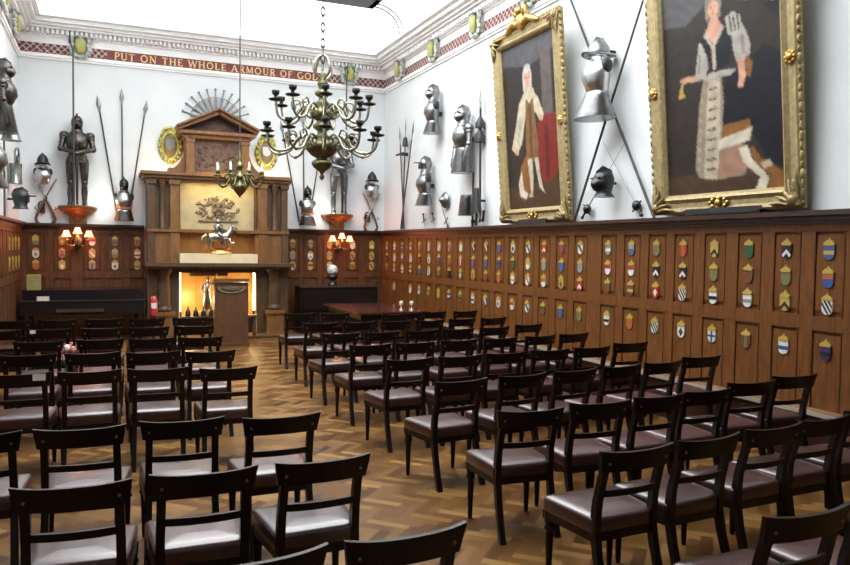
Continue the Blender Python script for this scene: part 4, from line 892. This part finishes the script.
L2 += [('fur', V2((212, 305), (210, 335), (280, 324), (278, 300))), ('ermine', V2((198, 338), (202, 362), (278, 350), (283, 320), (270, 323))),
       ('ermine', V2((250, 365), (262, 400), (300, 438), (288, 468), (312, 470), (320, 440), (282, 395), (272, 360))), ('fur', V2((275, 368), (288, 400), (322, 435), (318, 470), (362, 468), (360, 440), (328, 412), (302, 395), (286, 365))),
       ('panel', V2((300, 405), (308, 420), (328, 412), (322, 400))),
       ('navy', V2((160, 86), (156, 112), (176, 150), (186, 174), (206, 172), (234, 160), (238, 110), (226, 66), (205, 78), (191, 108), (174, 74))),
       ('lace', V2((164, 182), (180, 173), (210, 172), (248, 178), (236, 190), (200, 187), (172, 191))), ('skin', V2((172, 72), (192, 106), (216, 70), (206, 54), (201, 40), (185, 40), (181, 54))),
       ('lace', V2((166, 78), (191, 120), (220, 74), (215, 70), (191, 108), (173, 71))), ('panel', V2((188, 114), (190, 166), (198, 166), (197, 114))),
       ('lace', V2((156, 90), (149, 130), (144, 174), (152, 184), (170, 181), (179, 155), (173, 125), (163, 98))), ('grey2', V2((154, 120), (150, 165), (156, 168), (160, 122))),
       ('skin', V2((150, 168), (116, 165), (100, 172), (108, 181), (150, 183))), ('gold', V2((103, 182), (99, 204), (95, 216), (117, 216), (110, 204), (110, 182))),
       ('lace', V2((222, 52), (240, 44), (256, 58), (266, 92), (242, 102), (228, 92))), ('lace', V2((238, 96), (266, 88), (281, 130), (278, 158), (248, 163), (240, 130))),
       ('grey2', V2((256, 105), (262, 150), (270, 150), (266, 104)))]
for k in range(3): L2.append(('navy', V2((230 + k * 9, 54 - k), (236 + k * 9, 92), (239 + k * 9, 92), (234 + k * 9, 54 - k))))
L2 += [('skin', V2((250, 158), (254, 200), (250, 222), (262, 225), (270, 200), (266, 158))), ('fur', V2((270, 150), (286, 175), (280, 207), (270, 198))),
       ('hair2', E2(192, 12, 21, 30)), ('hair2', V2((174, 10), (172, 40), (180, 52), (184, 30))), ('hair2', V2((208, 12), (212, 44), (204, 52), (202, 30))), ('skin', E2(192, 22, 13, 22)), ('shade', E2(187, 18, 2.6, 2)), ('shade', E2(197.5, 18, 2.6, 2)), ('rose', E2(192.5, 33, 4, 2)), ('rose', E2(193, 26, 2, 3)),
       ('gold', V2((322, -8), (330, 16), (350, 26), (358, 4), (345, -10))), ('lace', V2((312, 36), (326, 50), (358, 56), (358, 50), (332, 44)))]
picture((XR - .07, 9.47, 2.265), 1.88, 2.84, radians(5.0), 'tall gilt framed portrait of a person in white robes beside a red draped table', L1)
picture((XR - .07, 5.84, 2.265), 1.98, 2.84, radians(5.0), 'tall gilt framed portrait of a person in a long patterned gown with dark train', L2)
b = MB(); b.box(-.50, .50, -.0, .02, -.03, .04); b.prism([(-.56, .01), (-.5, .03), (.5, .03), (.56, .01), (.4, -.02), (-.4, -.02)], -.012, .0)
tag(b.build('name_plaque', 'iron_black'), 'dark narrow plaque along the foot of the gown portrait', 'plaque', 'plaques under the portraits', None, (XR - .165, 5.80, 2.268), RW)
b = MB(); b.box(-.40, .40, -.0, .02, -.03, .035); tag(b.build('name_plaque', 'iron_black'), 'dark narrow plaque along the foot of the white robe portrait', 'plaque', 'plaques under the portraits', None, (XR - .165, 9.47, 2.268), RW)

# ------------------------------------------------------------------ chandeliers
def smooth(p, k=4):
    p = [Vector(q) for q in p]; o = []
    for i in range(len(p) - 1):
        a, b, c, d = p[max(i - 1, 0)], p[i], p[i + 1], p[min(i + 2, len(p) - 1)]
        for j in range(k):
            t = j / k; o.append(.5 * (2 * b + (c - a) * t + (2 * a - 5 * b + 4 * c - d) * t * t + (3 * b - a - 3 * c + d) * t ** 3))
    return o + [p[-1]]
def chandelier(loc, ztop, label, prof, tiers, chain, pan='bronze_dark', zchain=1.2):
    t = thing('chandelier', label, 'chandelier', loc)
    b = MB(); b.lathe(prof, (0, 0, 0), 24); b.build('stem', 'brass', t)
    for R, z, n, off, rr_, cz, pn in tiers:
        for k in range(n):
            a = 2 * pi * (k + off) / n; c, s = cos(a), sin(a)
            P = lambda r, h: (r * c, r * s, h)
            b = MB()
            b.tube(smooth([P(.06, z), P(R * .30, z + .06), P(R * .45, z + .02), P(R * .58, z - .09), P(R * .78, z - .13), P(R * .95, z - .08), P(R, cz)]), rr_, 8)
            b.tube(smooth([P(R * .45, z + .02), P(R * .52, z + .09), P(R * .66, z + .07), P(R * .64, z - .01), P(R * .57, z + .02)]), rr_ * .75, 6); b.tube(smooth([P(.08, z - .02), P(R * .22, z - .08), P(R * .36, z - .05), P(R * .34, z + .01), P(R * .28, z - .02)]), rr_ * .75, 6); b.ball(P(R * .78, z - .13), rr_ * 1.7, 8, 0, 5)
            arm = b.build('arm', 'brass_pale' if pn else 'brass', t)
            p = MB(); x, y = R * c, R * s
            p.lathe([(.012, 0), (.068, .012), (.078, .026), (.024, .03), (.018, .06), (.040, .08), (.044, .115), (.018, .118)], (x, y, cz - .01), 14); p.build('drip_pan', pan, arm)
            if not pn: q = MB(); q.lathe([(.020, 0), (.020, .13), (.006, .16)], (x, y, cz + .085), 8); q.build('candle', 'candle', arm)
    b = MB(); L = ztop - loc[2]; z0 = max(z for r, z in prof)
    if chain:
        z = z0; i = 0
        while z < z0 + zchain:
            b.ring((0, 0, z + .05), .028, .008, 10, 5, 0, 'y', .8, 1.7) if i % 2 else b.ring((0, 0, z + .05), .028, .008, 10, 5, 0, 'y', .35, 1.7)
            z += .085; i += 1
        b.tube([(0, 0, z), (0, 0, L)], .008, 6)
    else: b.tube([(0, 0, z0 - .02), (0, 0, L)], .011, 8)
    b.build('chain', 'shaft', t)
    return t
big = [(r, z * .80 if z < .4 else .32 + (z - .4) * .76) for r, z in [(.004, 0), (.02, .02), (.03, .05), (.015, .08), (.03, .12), (.09, .17), (.115, .22), (.11, .26), (.07, .28), (.06, .30), (.12, .34), (.175, .42), (.18, .48), (.14, .54), (.08, .57), (.11, .60), (.06, .63), (.05, .68), (.10, .73), (.105, .77), (.06, .81), (.07, .84), (.12, .88), (.13, .94), (.09, 1.0), (.06, 1.03), (.085, 1.07), (.05, 1.12), (.04, 1.16), (.08, 1.2), (.085, 1.24), (.03, 1.28), (.05, 1.33), (.06, 1.37), (.025, 1.42), (.035, 1.48), (.01, 1.54)]]
ch = chandelier((2.18, 8.0, 2.58), 6.66, 'large two tier brass chandelier with dark candle cups hanging over the chairs', big,
           [(.62, .42, 10, .15, .014, .48, True), (.51, .76, 9, .45, .014, .83, True)], True)
b = MB()
for k in range(4): a = pi / 2 * k + .4; b.tube(smooth([(.03 * cos(a), .03 * sin(a), 1.10), (.12 * cos(a), .12 * sin(a), 1.18), (.09 * cos(a), .09 * sin(a), 1.30), (.02 * cos(a), .02 * sin(a), 1.36)]), .013, 6)
b.build('crown_scrolls', 'brass_pale', ch)
small = [(.003, 0), (.02, .03), (.05, .06), (.10, .12), (.13, .19), (.12, .25), (.06, .29), (.05, .32), (.09, .36), (.07, .41), (.04, .45), (.05, .52), (.08, .56), (.05, .61), (.025, .66), (.04, .71), (.02, .76), (.012, .84)]
chandelier((2.18, 13.5, 2.70), 6.66, 'small single tier brass chandelier with cream candles before the fireplace', small, [(.41, .32, 8, .3, .014, .36, False)], False, 'brass')

# ------------------------------------------------------------------ lectern, pianos, table and small things at the far end
t = thing('lectern', 'plain brown wooden lectern with carved oval on its front before the fireplace', 'lectern', (2.10, 13.90, 0), radians(-4))
b = MB(); b.box(-.29, .29, -.02, .0, .06, 1.17); b.build('front_panel', 'lectern_oak', t)
for s in (-1, 1): b = MB(); b.prism([(0, 0)], 0, 0) if 0 else None; b.box(s * .29 - .012, s * .29 + .012, -.03, .42, 0, 1.14); b.build('side_panel', 'lectern_oak', t)
b = MB(); b.box(-.32, .32, -.05, .44, 0, .06); b.build('base', 'lectern_oak', t)
b = MB(); b.T = Matrix.Translation((0, .19, 1.185)) @ Matrix.Rotation(radians(-6), 4, 'X'); b.box(-.32, .32, -.24, .25, -.02, .02); b.box(-.32, .32, -.26, -.24, -.02, .035); b.build('top', 'lectern_oak', t)
b = MB()
for k in range(15):
    a = pi + pi * k / 14; b.ball((.24 * cos(a), -.025, 1.08 + .10 * sin(a)), (.035, .012, .022), 8, 0, 5)
b.ball((0, -.022, 1.06), (.16, .012, .05), 14); b.box(-.25, .25, -.03, -.012, 1.06, 1.10); b.build('carved_oval', 'lectern_relief', t)

t = thing('piano', 'long black piano with sloping lid end against the end wall at left', 'piano', (-.40, 15.0, 0))
b = MB(); b.box(-1.03, 1.05, -.05, .85, .55, .80); b.build('case', 'piano_black', t)
b = MB(); b.prism([(-1.0, .80), (-1.0, 1.00), (.90, 1.00), (1.02, .92), (1.04, .80)], .02, .80); b.build('lid', 'piano_black', t)
b = MB(); b.box(-1.04, 1.06, -.07, .03, .795, .81); b.build('lid_edge', 'piano_edge', t)
b = MB(); b.box(-.45, .35, -.16, -.05, .60, .64); b.box(-.45, .35, -.15, -.05, .64, .655); b.build('keyboard_shelf', 'piano_edge', t)
for x in (-.95, .97):
    for y in (.03, .75): b = MB(); b.loft([(x, y, 0, .03, .03), (x, y, .1, .045, .045), (x, y, .48, .07, .07), (x, y, .55, .08, .08)], 10); b.build('leg', 'piano_black', t)
b = MB(); b.box(-.105, .105, -.14, .14, 0, .25); b.box(-.11, .11, -.145, .145, .25, .27)
tag(b.build('document_box', 'olive_cloth'), 'olive yellow box standing on the left end of the black piano', 'box', None, None, (-1.22, 15.17, 1.0))
b = MB(); b.box(-.10, .10, -.03, .03, 0, .005); b.T = Matrix.Translation((0, 0, .005)) @ Matrix.Rotation(radians(12), 4, 'X'); b.box(-.10, .10, -.002, .002, 0, .075)
tag(b.build('paper_card', 'paper'), 'small pale folded card on the piano beside the olive box', 'card', None, None, (-1.06, 14.955, .81))
t = thing('upright_piano', 'black upright piano against the end wall at right', 'piano', (4.58, 15.25, 0))
b = MB(); b.box(-.84, .84, .02, .62, .05, .99); b.build('case', 'piano_black', t)
b = MB(); b.box(-.87, .87, -.02, .65, .99, 1.03); b.build('lid', 'piano_edge', t)
b = MB(); b.box(-.80, .80, -.02, .02, .52, .95); b.box(-.80, .80, -.02, .02, .1, .48); b.build('panel', 'piano_black', t)
b = MB(); b.box(-.87, .87, -.04, .64, 0, .06); b.build('base', 'piano_black', t)
t = thing('bust', 'small white domed bust on dark stand on top of the upright piano', 'bust', (4.46, 15.45, 1.03))
b = MB(); b.lathe([(.10, 0), (.10, .03), (.05, .06), (.04, .10), (.10, .15), (.13, .20), (.06, .23)], (0, 0, 0), 14); b.build('stand', 'steel_dark', t)
b = MB(); b.ball((0, 0, .32), (.115, .12, .12), 14); b.loft([(0, 0, .20, .06, .06), (0, 0, .26, .07, .07)], 12); b.ball((0, -.11, .30), (.02, .03, .03), 8); b.build('head', 'bust_white', t)
t = thing('table', 'dark table with polished maroon top before the upright piano', 'table', (4.58, 12.95, 0))
b = MB(); b.box(-.72, .60, -1.12, 1.05, .715, .75); b.build('table_top', 'maroon_top', t)
b = MB(); b.box(-.64, .52, -1.02, .96, .62, .715); b.build('apron', 'piano_black', t)
for sx in (-.58, .46):
    for sy in (-.96, .90): b = MB(); b.lathe([(.035, 0), (.025, .05), (.04, .3), (.035, .5), (.05, .62)], (sx, sy, 0), 10); b.build('leg', 'piano_black', t)
for k, (x, y) in enumerate(((4.80, 12.25), (4.98, 12.2))):  # pale cup shapes stand in for lamp reflections in the polished top
    g = MB(); g.lathe([(.035, 0), (.036, .005), (.008, .012), (.007, .07), (.03, .09), (.036, .13), (.03, .16)], (0, 0, 0), 12); tag(g.build('lamp_reflection', 'candle'), ['left', 'right'][k] + ' one of two pale stand-ins for lamp reflections on the maroon table', 'cup', 'lamp reflections on the maroon table', None, (x, y, .75))
t = thing('fire_extinguisher', 'red fire extinguisher on a slim stand left of the fireplace', 'fire extinguisher', (.80, 14.72, 0))
b = MB(); b.lathe([(.05, .50), (.068, .52), (.07, .56), (.07, .80), (.055, .86), (.025, .89)], (0, 0, 0), 16); b.build('cylinder', 'ext_red', t)
b = MB(); b.lathe([(.022, .885), (.022, .92)], (0, 0, 0), 10); b.beam((-.02, -.0, .93), (.07, -.03, .96), .02, .015); b.tube([(.03, 0, .90), (.09, 0, .86), (.085, -.01, .66)], [.01, .011, .012], 8); b.build('valve', 'iron_black', t)
b = MB(); b.box(-.045, .045, -.072, -.066, .66, .76); b.build('label_plate', 'paper', t)
b = MB(); b.lathe([(.15, 0), (.14, .02), (.03, .04), (.022, .06), (.022, .47), (.07, .48), (.07, .50)], (0, 0, 0), 14); b.build('stand', 'iron_black', t)

# ------------------------------------------------------------------ chairs (back towards the camera; rear feet under the top rail)
def make_chair():
    t = thing('dining_chair', 'x', 'chair')
    b = MB()                                          # upholstered seat: a padded trapezoid
    def outline(gw, y0, y1): return [(-.212 * gw, y0), (.212 * gw, y0), (.246 * gw, y1), (-.246 * gw, y1)]
    def rounded(p, r=.03, n=4):
        o = []
        for i in range(len(p)):
            a, c, d = Vector(p[i - 1]), Vector(p[i]), Vector(p[(i + 1) % len(p)])
            u, v = (a - c).normalized(), (d - c).normalized()
            for k in range(n + 1): s = k / n; o.append((c + u * r * (1 - s) ** 2 + v * r * s ** 2))
        return o
    o = rounded(outline(1, .075, .495)); n = len(o); cen = Vector((0, .29))
    V = []
    for sc, z in ((.99, .388), (1.0, .40), (1.0, .448), (.985, .462), (.93, .471), (.7, .478), (.35, .482)):
        V += [tuple((cen + (p - cen) * sc).to_tuple()) + (z,) for p in o]
    F = [(i * n + q, i * n + (q + 1) % n, (i + 1) * n + (q + 1) % n, (i + 1) * n + q) for i in range(6) for q in range(n)]
    b.add(V, F, 0, True); b.add(V[-n:], [tuple(range(n))]); b.add(V[:n], [tuple(range(n))[::-1]])
    b.build('seat', 'leather', t)
    b = MB(); o = outline(.985, .072, .488); q = [(x, y, z) for z in (.345, .39) for x, y in o]
    b.add(q, [(3, 2, 1, 0), (4, 5, 6, 7), (0, 1, 5, 4), (1, 2, 6, 5), (2, 3, 7, 6), (3, 0, 4, 7)]); b.build('seat_frame', 'chair_wood', t)
    for s in (-1, 1):
        b = MB(); b.lathe([(.013, 0), (.016, .02), (.019, .12), (.024, .26), (.025, .28), (.032, .287), (.032, .30), (.024, .306), (.029, .33), (.031, .338), (.031, .392)], (s * .214, .458, 0), 12); b.build('leg', 'chair_wood', t)
        # sabre rear leg and back post
        P = [(.195, -.025, 0), (.192, .02, .12), (.189, .062, .26), (.187, .088, .38), (.187, .090, .45), (.186, .078, .56), (.184, .048, .68), (.184, .012, .80)]
        W = [.034, .036, .040, .046, .046, .040, .037, .034]
        b = MB(); V = []
        for (x, y, z), w in zip(P[:5], W): V += [(s * x + a * .0195, y + c * w / 2, z) for a, c in ((-1, -1), (1, -1), (1, 1), (-1, 1))]
        b.add(V, [(i * 4 + k, i * 4 + (k + 1) % 4, i * 4 + 4 + (k + 1) % 4, i * 4 + 4 + k) for i in range(4) for k in range(4)] + [(0, 1, 2, 3)]); b.build('leg', 'chair_wood', t)
        b = MB(); V = []
        for (x, y, z), w in zip(P[4:], W[4:]): V += [(s * x + a * .0195, y + c * w / 2, z) for a, c in ((-1, -1), (1, -1), (1, 1), (-1, 1))]
        b.add(V, [(i * 4 + k, i * 4 + (k + 1) % 4, i * 4 + 4 + (k + 1) % 4, i * 4 + 4 + k) for i in range(3) for k in range(4)] + [(12, 13, 14, 15), (0, 1, 2, 3)]); pst = b.build('back_post', 'chair_wood', t)
        d = MB(); d.ball((s * .184, -.010, .775), (.008, .005, .008), 10, 0, 5); d.build('stud', 'stud', pst)
    def bowed(hw, bow, z0, z1, y0, y1, th, flare, name, wid, nn=12):
        b = MB(); V = []
        for i in range(nn + 1):
            u = -1 + 2 * i / nn; c = -bow * (1 - u * u)
            zz = flare * abs(u) ** 3
            V += [(u * hw, y0 + c - th / 2, z0), (u * hw, y0 + c + th / 2, z0), (u * hw * (1 + wid), y1 + c + th / 2 * .8, z1 + zz), (u * hw * (1 + wid), y1 + c - th / 2 * .8, z1 + zz)]
        b.add(V, [(i * 4 + k, i * 4 + (k + 1) % 4, i * 4 + 4 + (k + 1) % 4, i * 4 + 4 + k) for i in range(nn) for k in range(4)] + [(0, 1, 2, 3), tuple(nn * 4 + k for k in (3, 2, 1, 0))])
        b.build(name, 'chair_wood', t)
    bowed(.218, .030, .728, .832, .026, .000, .026, .012, 'top_rail', .085)
    bowed(.178, .022, .585, .622, .062, .054, .020, 0, 'cross_rail', 0)
    return t
proto = make_chair()
RIGHT = [[(2.54, 2.05, 0), (3.08, 2.07, 0)],
         [(2.51, 3.04, 2), (3.03, 3.08, 4), (3.58, 3.14, 3), (4.06, 3.20, 2), (4.60, 3.28, 0), (5.18, 3.35, 0)],
         [(2.47, 4.02, -4), (3.04, 4.07, -3), (3.58, 4.11, 3), (4.05, 4.16, 0), (4.66, 4.31, -3), (5.26, 4.42, -3)],
         [(2.51, 5.11, 6), (3.10, 5.18, 6), (3.65, 5.24, 6), (4.19, 5.31, 9), (4.70, 5.37, 7), (5.32, 5.54, -1)],
         [(2.54, 6.26, 4), (3.08, 6.30, 4), (3.60, 6.35, 4), (4.15, 6.40, 3), (4.69, 6.44, 2), (5.34, 6.63, 0)],
         [(2.53, 7.32, 1), (3.05, 7.35, 3), (3.60, 7.40, 4), (4.15, 7.44, 6), (4.72, 7.50, 9), (5.24, 7.57, 9)],
         [(2.53, 8.38, 3), (3.05, 8.40, 4), (3.58, 8.42, 4), (4.10, 8.45, 6), (4.64, 8.49, 8), (5.27, 8.68, 9)],
         [(2.61, 9.60, 0), (3.15, 9.60, 3), (3.68, 9.58, 5), (4.20, 9.58, 8), (4.74, 9.65, 9), (5.27, 9.68, 9)],
         [(2.68, 11.05, -3), (3.22, 11.0, 0), (4.07, 10.62, 8), (4.82, 10.85, 8), (5.38, 10.85, 8)]]
LEFT = [[(.98, 2.41, 2), (.45, 2.39, 4)],
        [(.95, 3.41, 2), (.40, 3.41, -1), (-.14, 3.41, -4)],
        [(.96, 4.38, 1), (.40, 4.47, -3), (-.14, 4.46, -4), (-.66, 4.48, 0)],
        [(.925, 6.27, -2), (.385, 6.41, -3), (-.13, 6.45, 1), (-.64, 6.48, -1)],
        [(.91, 7.31, 1), (.39, 7.41, -1), (-.13, 7.51, 1), (-.66, 7.55, -1)],
        [(.95, 8.48, -4), (.44, 8.50, -3), (-.07, 8.57, 0), (-.65, 8.56, 1)],
        [(1.01, 9.66, -5), (.47, 9.66, 1), (-.06, 9.70, -2), (-.62, 9.75, 1), (-1.15, 9.70, 0)],
        [(1.06, 10.79, 4), (.50, 10.80, 1), (-.04, 10.90, 2), (-.60, 10.92, 0), (-1.14, 10.92, 0)]]
first = True
for side, rows in (('right', RIGHT), ('left', LEFT)):
    for ri, row in enumerate(rows):
        for k, (x, y, a) in enumerate(row):
            o = proto if first else copy_tree(proto); first = False
            o.location = (x, y, 0); o.rotation_euler = (0, 0, radians(a))
            o['label'] = 'dark mahogany chair with maroon leather seat, %s block, %s row from camera, %s from aisle' % (side, ORD[ri + 1], ORD[k + 1])
            o['group'] = 'chairs in rows, %s block' % side
# loose papers and a few bits on the left hand chairs
def paper(w, d, loc, rot, label, m='paper'):
    b = MB(); b.box(-w / 2, w / 2, -d / 2, d / 2, 0, .004); tag(b.build('leaflet', m), label, 'paper', 'loose papers on the chairs', None, loc, rot)
b = MB(); b.box(-.045, .045, -.002, .002, -.05, .0); tag(b.build('paper_label', 'paper'), 'white label hanging on a chair rail in the fourth left row', 'label', None, None, (-.49, 6.447, .83))
b = MB(); b.box(-.03, .03, -.002, .002, -.04, .0); tag(b.build('paper_label', 'paper'), 'tiny white label on a chair rail in the second last left row', 'label', None, None, (-.80, 9.722, .83))
t = thing('flower_bunch', 'small bunch of pink and pale flowers on a left hand chair', 'flowers', (-.40, 8.80, .48))
for k, (x, z, m) in enumerate(((-.06, .22, 'pink'), (.0, .24, 'paper'), (.06, .22, 'pink'), (.02, .10, 'label_red'))):
    b = MB(); b.ball((x, 0, z), (.032, .032, .045), 10); b.build('blossom', m, t)
b = MB()
for x in (-.06, 0, .06): b.tube([(0, 0, .0), (x * .6, 0, .12), (x, 0, .2)], .006, 6)
b.build('stems', 'tincture_green', t)

# ------------------------------------------------------------------ light
def light(kind, name, loc, e, col, size=.1, rot=None, **k):
    d = bpy.data.lights.new(name, kind); d.energy = e; d.color = col
    if kind == 'AREA': d.size = size; d.shape = 'RECTANGLE'; d.size_y = k.get('sy', size)
    else: d.shadow_soft_size = size
    if kind == 'SPOT': d.spot_size = radians(k.get('ang', 90)); d.spot_blend = .8
    o = bpy.data.objects.new(name, d); COL.objects.link(o); o.location = loc
    if rot: o.rotation_euler = rot
    o['kind'] = 'helper'
    return o
warm = (1.0, .70, .36)
light('POINT', 'firebox_glow', (1.52, 15.62, .75), 15, warm, .06); light('POINT', 'firebox_glow_right', (2.62, 15.62, .75), 15, warm, .06)
light('AREA', 'overmantel_light', (2.08, 15.45, 3.06), 7, (1, .78, .42), 1.3, (radians(20), 0, 0), sy=.08)
light('SPOT', 'plinth_spot', (2.05, 14.75, 3.02), 60, (1, .78, .42), .04, (radians(12), 0, 0), ang=70)
light('AREA', 'ledge_light', (2.05, 15.30, 2.085), 8, (1, .74, .36), 1.3, (radians(-8), 0, 0), sy=.04)
for x in (1.2, 3.1): light('POINT', 'cornice_uplight', (x, 15.85, 3.40), 9, (1, .80, .52), .05)
light('POINT', 'attic_light', (2.1, 15.05, 3.45), 12, (1, .75, .42), .05)
for x in (-.52, 4.80):
    light('POINT', 'sconce_glow', (x, YB - .46, 2.02), 26, (1, .20, .06), .05)
    light('POINT', 'knight_uplight', (x + .42 * (1 if x < 0 else -1), YB - .25, 2.65), 6, (1, .85, .66), .05)
w = bpy.data.worlds.new('World'); bpy.context.scene.world = w; w.use_nodes = True
w.node_tree.nodes['Background'].inputs[0].default_value = (.8, .9, 1, 1); w.node_tree.nodes['Background'].inputs[1].default_value = .3

# ------------------------------------------------------------------ camera and view
yaw, pitch, roll, fpx = radians(23.22), radians(-2.64), radians(.80), 742.1
f = Vector((sin(yaw) * cos(pitch), cos(yaw) * cos(pitch), sin(pitch))); r = Vector((cos(yaw), -sin(yaw), 0)); u = r.cross(f)
r2 = cos(roll) * r + sin(roll) * u; u2 = -sin(roll) * r + cos(roll) * u
cd = bpy.data.cameras.new('camera'); cd.sensor_width = 36; cd.lens = fpx / 850 * 36; cd.clip_start = .05
co = bpy.data.objects.new('camera', cd); COL.objects.link(co)
co.matrix_world = Matrix(((r2.x, u2.x, -f.x, 0), (r2.y, u2.y, -f.y, 0), (r2.z, u2.z, -f.z, 1.85), (0, 0, 0, 1)))
sc = bpy.context.scene; sc.camera = co
sc.view_settings.view_transform = 'Standard'; sc.view_settings.look = 'None'; sc.view_settings.gamma = 1; sc.view_settings.use_curve_mapping = False
sc.view_settings.exposure = 0.0
sc.cycles.use_denoising = True; sc.cycles.max_bounces = 8; sc.cycles.diffuse_bounces = 5; sc.cycles.glossy_bounces = 4; sc.cycles.caustics_reflective = False; sc.cycles.sample_clamp_indirect = 6
